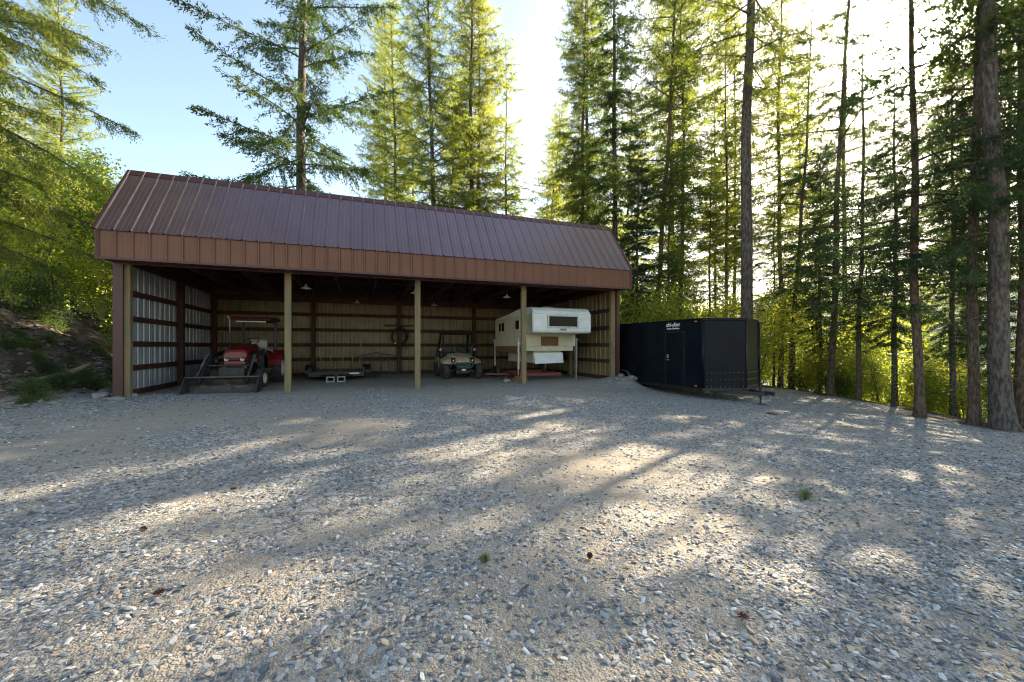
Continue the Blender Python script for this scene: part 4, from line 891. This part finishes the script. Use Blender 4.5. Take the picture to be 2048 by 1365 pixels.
M['weed'] = leafmat('weed', (.035, .075, .018), (.08, .13, .025), (.15, .28, .03), (.32, .42, .05), .5)
L5 = broadleaf(25, .7, .45, 900, M['weed'], ls=.075, stems=6, low=.05)

def T_(k, px, Z, label, **kw):
    x, y = pz(px, Z); n = kw.pop('name', 'conifer_tree'); return plant(n, k, x, y, label, **kw)
# behind the shed
T_(K1, 590, 20.6, 'tall dark fir with long ragged boughs rising right behind the shed roof', rz=2.2, lean=(1.5, 0), sc=1.)
T_(K8, 655, 27, 'small yellow-green conifer peeping over the roof beside the dark fir', rz=.5, sc=1.25)
T_(K8, 700, 30, 'second small pale conifer right of the dark fir over the roof', rz=1.9, sc=1.15)
T_(L1, 745, 30, 'light green broadleaf tree over the middle left of the roof', rz=.5, sc=1.2, name='broadleaf_tree')
T_(L1, 800, 34, 'light green broadleaf tree left of the tall larch trunk', rz=2.5, sc=1.4, name='broadleaf_tree')
T_(K4, 770, 37, 'leftmost tall feathery conifer over the roof, nearest the dark fir', rz=1.1, sc=.95)
T_(K3, 825, 40, 'tall conifer between the two feathery larches over the roof', rz=2.6)
T_(K2, 1118, 44, 'tall conifer behind the thin trunks right of the sky gap', rz=2.1)
T_(K4, 1345, 30, 'feathery conifer high behind the trunk leaning right past the shed', rz=3.)
T_(K9, 1430, 31, 'full conifer behind the two thin trunks above the cargo trailer', rz=.9)
T_(K4, 872, 30, 'tall feathery larch with grey trunk over the middle of the roof', lean=(-1.2, 0), rz=.3)
T_(K3, 905, 38, 'slim conifer close left of the twin trunks behind the roof', rz=1.3)
T_(K2, 943, 33, 'left one of the twin tall conifers over the roof centre', rz=2.)
T_(K4, 958, 34, 'right one of the twin tall conifers over the roof centre', rz=4., sc=.95)
T_(K9, 1012, 34, 'thin pale larch with a straight grey trunk above the roof', rz=.7, sc=1.15)
T_(K9, 1031, 42, 'very thin straight trunk right of the pale larch', rz=3.)
T_(K9, 1070, 34, 'thin leaning trunk in the sky gap over the right half of the roof', rz=1., lean=(6, 0), sc=.95)
T_(K9, 1107, 38, 'thin upright conifer just right of the leaning trunk', rz=2.)
T_(K9, 1130, 40, 'thin conifer just left of the pair of brown trunks', rz=5., lean=(1, 0))
T_(K3, 1160, 31, 'left one of the pair of brown trunks over the right of the roof', rz=.2, lean=(.8, 0))
T_(K2, 1180, 32, 'right one of the pair of brown trunks over the right of the roof', rz=1.5, lean=(-.5, 0), sc=.95)
T_(K5, 1229, 27, 'dark drooping fir behind the right end of the shed roof', rz=.4)
# right of the shed
T_(L2, 1275, 24, 'bright broadleaf sapling behind the right shed corner', rz=.4, sc=1.2, name='broadleaf_tree')
T_(K7, 1308, 23, 'conifer with trunk leaning right between shed and cargo trailer', rz=0.7, lean=(3.2, 0), sc=1.05)
T_(K9, 1364, 24, 'thin grey trunk rising behind the cargo trailer rear', rz=2.4, sc=1.1)
T_(K9, 1452, 26, 'left one of two thin trunks behind the cargo trailer front', rz=.9)
T_(K9, 1470, 28, 'right one of two thin trunks behind the cargo trailer front', rz=3.3, sc=1.1)
T_(K11, 1490, 17.5, 'thick straight trunk rising right behind the cargo trailer nose', rz=.7, lean=(.8, 0), sc=1.05)
T_(K9, 1560, 25, 'thin upright trunk just right of the cargo trailer', rz=5.6, sc=1.25)
T_(K12, 1581, 22, 'slim trunk leaning right at the gravel edge past the trailer tongue', rz=4.9, lean=(3.5, 0), sc=.8)
T_(K12, 1658, 18, 'dark trunk leaning right at the gravel edge, nearest left of the lake gap', rz=0.7, lean=(2.8, 0), sc=.9)
T_(K12, 1718, 16.5, 'slender trunk at the gravel edge between two thicker ones', rz=4.2, lean=(.8, 0), sc=.62)
T_(K12, 1841, 12.2, 'thick dark conifer under the sun at the gravel edge', rz=4.2, lean=(-1.6, 0), sc=.80)
BLUE = T_(K6, 1947, 11.2, 'straight brown trunk with a blue mark left of the biggest trunk', rz=4.2, lean=(.5, 0), sc=.72)
T_(K11, 2004, 10.6, 'biggest furrowed trunk near the right edge of the gravel', rz=1.4, lean=(-1.8, 0), sc=.88)
T_(K6, 2040, 11.4, 'dark trunk farthest right behind the biggest trunk', rz=0.7, lean=(.6, 0), sc=.8)
# dark understory firs whose boughs hang across the right hand trunks
T_(K5, 1790, 15.5, 'half-grown dark fir between the leaning trunk and the sunlit trunk', rz=1., sc=.42)
T_(K5, 1905, 14.0, 'half-grown dark fir with low boughs left of the straight brown trunk', rz=2.6, sc=.40)
T_(K5, 1985, 14.5, 'half-grown dark fir hidden behind the biggest trunk', rz=4., sc=.45)
T_(K5, 1640, 21, 'small dark fir left of the leaning trunk at the gravel edge', rz=4., sc=.42)
T_(K5, 1275, 21, 'dark fir with drooping boughs by the right gable of the shed', rz=5., sc=.42)
T_(K6, 1690, 27, 'tall conifer beyond the edge, just right of the dark leaning trunk', rz=1., sc=1.1)
T_(K6, 1925, 26, 'tall dark conifer beyond the edge, right of the sun', rz=3., sc=1.1)
T_(K7, 2015, 20, 'tall conifer beyond the edge, nearest the right frame side', rz=5., sc=1.1)
T_(K4, 1600, 36, 'tall feathery conifer beyond the edge, above the slim leaning trunk', rz=2.)
# left side
plant('conifer_tree', K10, -14.3, 9.0, 'near conifer whose long drooping branches hang in from the left', rz=1.0, z=1.8)
T_(K8, 190, 24, 'small upright conifer seen just left of the shed roof', rz=.5, sc=1.1)
MB().box(-.02, .13, -.215, -.13, 1.33, 1.40, bev=.01).build('tape', mat('blue_tape', (.012, .05, .16), .7), BLUE)
# woodland behind, each tree its own object
rs = random.Random(77)
def scatter(n, region, kinds, label, cat, group, name, smin, smax, mind=2.2):
    pts = []; tries = 0
    while len(pts) < n and tries < 4000:
        tries += 1; u, Z = region(rs)
        x, y = u*Z, Z
        if any((x-a)**2+(y-b)**2 < mind**2 for a, b in pts): continue
        a, b = to_shed(x, y)
        if -1.5 < a < 16.5 and b < 9.5 and b > -2: continue
        pts.append((x, y)); plant(name, rs.choice(kinds), x, y, label, cat, rs.uniform(smin, smax), rs.uniform(0, 6.28), (rs.uniform(-1.5, 1.5), rs.uniform(-1.5, 1.5)), group)
scatter(24, lambda r: (r.uniform(.35, 1.30), r.uniform(22, 40)), [K7, K7, K9, K9, K8], 'distant conifer in the wood sloping down to the lake on the right', 'tree', 'far conifers right of the shed', 'conifer_tree', .42, .62, 2.2)
scatter(34, lambda r: (r.uniform(-.29, .30), r.uniform(32, 60)), [K9, K3, K4, K8, K8, L1], 'distant conifer in the wood seen over the shed roof', 'tree', 'far conifers over the shed roof', 'conifer_tree', .55, .95, 2.)
scatter(17, lambda r: (r.uniform(.30, 1.30), r.uniform(19, 34)), [L1, L2, L1, L2, K8], 'sunlit yellow-green broadleaf sapling on the slope behind the gravel edge', 'tree', 'broadleaf saplings on the lake slope', 'broadleaf_tree', .8, 1.25, 1.7)
scatter(16, lambda r: (r.uniform(-1.3, -.93), r.uniform(17, 34)), [L1, L2, K8], 'sunlit yellow-green young tree beyond the dirt bank', 'tree', 'young trees beyond the dirt bank', 'broadleaf_tree', .8, 1.15, 1.7)
scatter(7, lambda r: (r.uniform(-1.3, -1.08), r.uniform(24, 40)), [K3, K4, K7], 'distant conifer behind the leafy trees on the left', 'tree', 'far conifers on the left', 'conifer_tree', .5, .8, 2.4)
scatter(16, lambda r: (r.uniform(.24, .62), r.uniform(20, 30)), [L2, L4], 'leafy bush glowing behind the cargo trailer', 'bush', 'bushes behind the cargo trailer', 'bush', .9, 1.3, 1.3)
# bushes along the gravel edge on the right
rs = random.Random(8)
for i in range(22):
    y = 8.8+i*.65+rs.uniform(-.2, .2); x = 13.6+.12*(y-10)+rs.uniform(.3, 3.2)
    plant('bush', rs.choice([L4, L3, L3, L2]), x, y, 'leafy bush just over the gravel edge below the right hand trees', 'bush', rs.uniform(.45, .85), rs.uniform(0, 6), group='bushes along the right gravel edge')
# bushes on the bank
for i, (a, b, k, s, lab) in enumerate((
    (-5.8, 5.2, L2, .7, 'broad green bush on top of the bank at the left frame edge'), (-4.4, 5.0, L3, .8, 'dark green bush on the crest of the dirt bank'),
    (-2.6, 6.2, L4, .6, 'bright bush on the bank crest nearest the shed'), (-5.4, 7.6, L2, 1.0, 'tall leafy bush behind the crest of the bank'),
    (-3.8, 8.2, L2, .8, 'leafy bush farther back on the bank, halfway to the shed'), (-2.1, 8.6, L4, .8, 'low bright bush beside the old post rack'),
    (-4.4, 10.5, L1, .8, 'young broadleaf tree behind the bank bushes'), (-6.8, 9.8, L1, .9, 'larger broadleaf tree at the far left of the bank'),
    (-2.4, 1.6, L3, .22, 'small dark shrub on the bare face of the bank'), (-1.6, .5, L3, .25, 'small dark shrub at the foot of the bank by the shed corner'),
    (-2.4, 12., L2, .95, 'leafy bush behind the shed left wall'), (-3.4, 14, L1, .9, 'broadleaf tree behind the shed left wall'))):
    x, y = shed(a, b); plant('bush' if k is not L1 else 'broadleaf_tree', k, x, y, lab, 'bush' if k is not L1 else 'tree', s, i*1.3)
rs = random.Random(15)
for i in range(46):
    b = rs.uniform(-3.2, 5.5); a = rs.uniform(-4.6, -1.2)-.3*max(0, -b)
    x, y = shed(a, b); plant('weed', L5, x, y, 'low green weed clump growing on the dirt bank', 'weed', rs.uniform(.3, .75)*(.6 if i % 3 == 0 else 1), rs.uniform(0, 6), group='weed clumps on the dirt bank')
# rocks
def rock(x, y, s, label, seed, flat=.6, m='stone', group=None, name='rock', dz=0.):
    import bmesh
    me = bpy.data.meshes.new(name); bm = bmesh.new(); bmesh.ops.create_icosphere(bm, subdivisions=3, radius=1); r = np.random.RandomState(seed)
    dirs = r.normal(size=(9, 3)); dirs /= np.linalg.norm(dirs, axis=1)[:, None]; cut = r.uniform(.6, .9, 9)
    for v in bm.verts:
        p = np.array(v.co)
        for d, c in zip(dirs, cut):
            k = p@d
            if k > c: p = p-d*(k-c)*.9
        p = p*(1+.05*math.sin(p[0]*7+seed)*math.cos(p[1]*6)); v.co = (p[0]*s*1.3, p[1]*s*.9, p[2]*s*flat)
    bm.to_mesh(me); bm.free(); me.materials.append(M[m]); o = bpy.data.objects.new(name, me); COL.objects.link(o)
    o.location = (x, y, gz(x, y)+s*flat*.35+dz); o.rotation_euler = (0, 0, seed*1.7); me.polygons.foreach_set('use_smooth', [s < .12]*len(me.polygons)); return tag(o, label, 'rock', group)
for i, (px, yp, s, lab) in enumerate(((200, 800, .20, 'long flat grey rock left of the shed corner post'), (232, 806, .14, 'rounded pale rock against the shed corner post'), (210, 790, .16, 'grey rock behind the flat rock by the shed corner'),
        (168, 812, .10, 'small rock at the foot of the bank left of the flat rock'), (110, 815, .11, 'pale rock half buried at the foot of the dirt bank'), (267, 797, .10, 'small tan stone just inside the left shed post'))):
    Z = F*1.35/(yp-693); x, y = pz(px, Z); rock(x, y, s, lab, 40+i)
for i, (a, b, s, lab) in enumerate(((14.75, -.35, .16, 'pale rock on the sand heap at the right shed post'), (15.15, -.45, .22, 'largest pale boulder on the sand heap outside the right shed post'), (14.45, -.5, .13, 'small tan rock left of the right shed post'))):
    x, y = shed(a, b); rock(x, y, s, lab, 60+i, .5, 'stone')
# fallen pale log on the bank, old post rack, cones
x, y = pz(95, 10.6); o = MB().tube([(-.9, 0, .05), (-.3, .05, .12), (.4, 0, .10), (.9, .08, .22)], [.05, .075, .08, .05], 9).build('fallen_log', M['post'], None, True); o.location = (x, y, gz(x, y)); o.rotation_euler = (R(12), R(-16), .5); tag(o, 'weathered pale log lying on the face of the dirt bank', 'log')
x, y = pz(217, 18.5); t = thing('wood_rack', 'old timber rack with dark cap board just left of the shed wall', 'rack', (x, y, gz(x, y)-.1), SH)
MB().box(-.30, -.08, -.1, .12, 0, 1.9, bev=.02).build('post', M['post'], t); MB().box(.5, .7, -.1, .12, 0, 1.9).build('post', M['post'], t); MB().box(-.45, .9, -.3, .5, 1.9, 2.05, bev=.01).build('cap_board', M['black'], t)
for i in range(3): MB().box(-.08, .5, -.05, .3, .5+i*.42, .58+i*.42).build('shelf_board', M['timber'], t)
for i, (px, yp) in enumerate(((285, 1060), (315, 1195), (1490, 1245), (468, 980), (1180, 1120))):
    Z = F*1.38/(yp-693); x, y = pz(px, Z); cn = MB(); rc = random.Random(i)
    for k in range(40):
        t_ = k/40; q = k*2.4; r = .017*math.sin(math.pi*(t_*.85+.1)); cx = (t_-.5)*.055
        cn.add([(cx, r*.4*math.cos(q-.5), r*.4*math.sin(q-.5)), (cx, r*.4*math.cos(q+.5), r*.4*math.sin(q+.5)), (cx+.012, r*1.2*math.cos(q+.25), r*1.2*math.sin(q+.25)), (cx+.012, r*1.2*math.cos(q-.25), r*1.2*math.sin(q-.25))], [(0, 1, 2, 3)])
    o = cn.build('pine_cone', M['timber']); o.location = (x, y, gz(x, y)+.025); o.rotation_euler = (0, .1, i*1.1)
    tag(o, ['pine cone on the gravel at the left, nearest the sunlit streak', 'lowest pine cone on the gravel at the left', 'pine cone on the dark gravel at the lower right', 'pine cone in front of the first shed bay', 'pine cone near the middle of the foreground'][i], 'pine cone', 'pine cones on the gravel')
x, y = pz(1545, 10.6); o = MB().lathe([(0, .0), (.012, .0), (.014, .13), (.0, .15)], (0, 0, 0), 'z', 20).build('drain_cover', M['dark_steel']); o.location = (x, y, gz(x, y)+.02); tag(o, 'small dark round cover set in the gravel before the trailer tongue', 'cover')
for i, (px, yp, s) in enumerate(((1610, 1005, .11), (970, 1150, .06))):
    Z = F*1.45/(yp-693); x, y = pz(px, Z); plant('weed', L5, x, y, ['small green weed in the gravel at the right', 'tiny green sprout in the gravel at the middle'][i], 'weed', s, i, z=gz(x, y))

# a label of its own for every repeat: nearest landmark in view, then its place among those beside it
ORD = ['leftmost', 'second from left', 'third from left', 'fourth from left', 'fifth from left', 'sixth from left', 'seventh from left', 'eighth from left', 'ninth from left', 'tenth from left', 'eleventh from left', 'twelfth from left']
SHORT = {'far conifers right of the shed': ('distant conifer', [(1250, 'behind the right shed corner'), (1364, 'behind the cargo trailer side'), (1490, 'near the thick trunk at the trailer nose'), (1600, 'beyond the slim leaning trunk'), (1700, 'beyond the dark leaning trunk'), (1841, 'beyond the trunk under the sun'), (1990, 'beyond the biggest trunk')]),
 'broadleaf saplings on the lake slope': ('yellow-green sapling', [(1250, 'behind the right shed corner'), (1364, 'behind the cargo trailer side'), (1490, 'near the trailer nose'), (1600, 'beyond the slim leaning trunk'), (1700, 'beyond the dark leaning trunk'), (1841, 'beyond the trunk under the sun'), (1990, 'beyond the biggest trunk')]),
 'bushes behind the cargo trailer': ('leafy bush', [(1280, 'behind the rear of the cargo trailer'), (1400, 'behind the cargo trailer door'), (1510, 'behind the cargo trailer nose')]),
 'bushes along the right gravel edge': ('low leafy bush over the gravel edge', [(1540, 'by the trailer tongue'), (1620, 'by the slim leaning trunk'), (1690, 'by the dark leaning trunk'), (1770, 'by the slender trunk'), (1860, 'by the trunk under the sun'), (1990, 'by the biggest trunk'), (2200, 'outside the right frame edge')]),
 'far conifers over the shed roof': ('distant conifer over the roof', [(780, 'near the leftmost larch'), (872, 'near the grey larch trunk'), (950, 'near the twin tall conifers'), (1020, 'near the thin pale larch'), (1075, 'in the sky gap'), (1130, 'near the thin upright trunks'), (1175, 'near the pair of brown trunks'), (1240, 'near the drooping fir')]),
 'far conifers on the left': ('distant conifer over the dirt bank', [(60, 'near the frame edge'), (170, 'near the shed')]),
 'young trees beyond the dirt bank': ('young leafy tree beyond the bank', [(20, 'at the frame edge'), (110, 'behind the bank crest'), (210, 'beside the shed roof end'), (260, 'behind the shed')]),
 'weed clumps on the dirt bank': ('low green weed clump on the bank', [(-260, 'far outside the left frame edge'), (-80, 'just outside the left frame edge'), (30, 'at the frame edge'), (95, 'around the pale fallen log'), (150, 'between log and flat rock'), (215, 'by the shed corner rocks'), (260, 'behind the shed corner')])}
for g, (head, marks) in SHORT.items():
    mem = [o for o in S.objects if o.get('group') == g]; bins = {}
    for o in mem:
        px = 1024+F*o.location.x/o.location.y; k = min(marks, key=lambda m_: abs(m_[0]-px))[1]; bins.setdefault(k, []).append((px, o))
    for k, L_ in bins.items():
        L_.sort(key=lambda q: q[0])
        for i, (px, o) in enumerate(L_):
            o['label'] = head+' '+k+('' if len(L_) == 1 else (', rightmost there' if i == len(L_)-1 else ', '+(ORD+['thirteenth from left', 'fourteenth from left', 'fifteenth from left', 'sixteenth from left', 'seventeenth from left'])[min(i, 16)]+(' there' if i == 0 else '')))
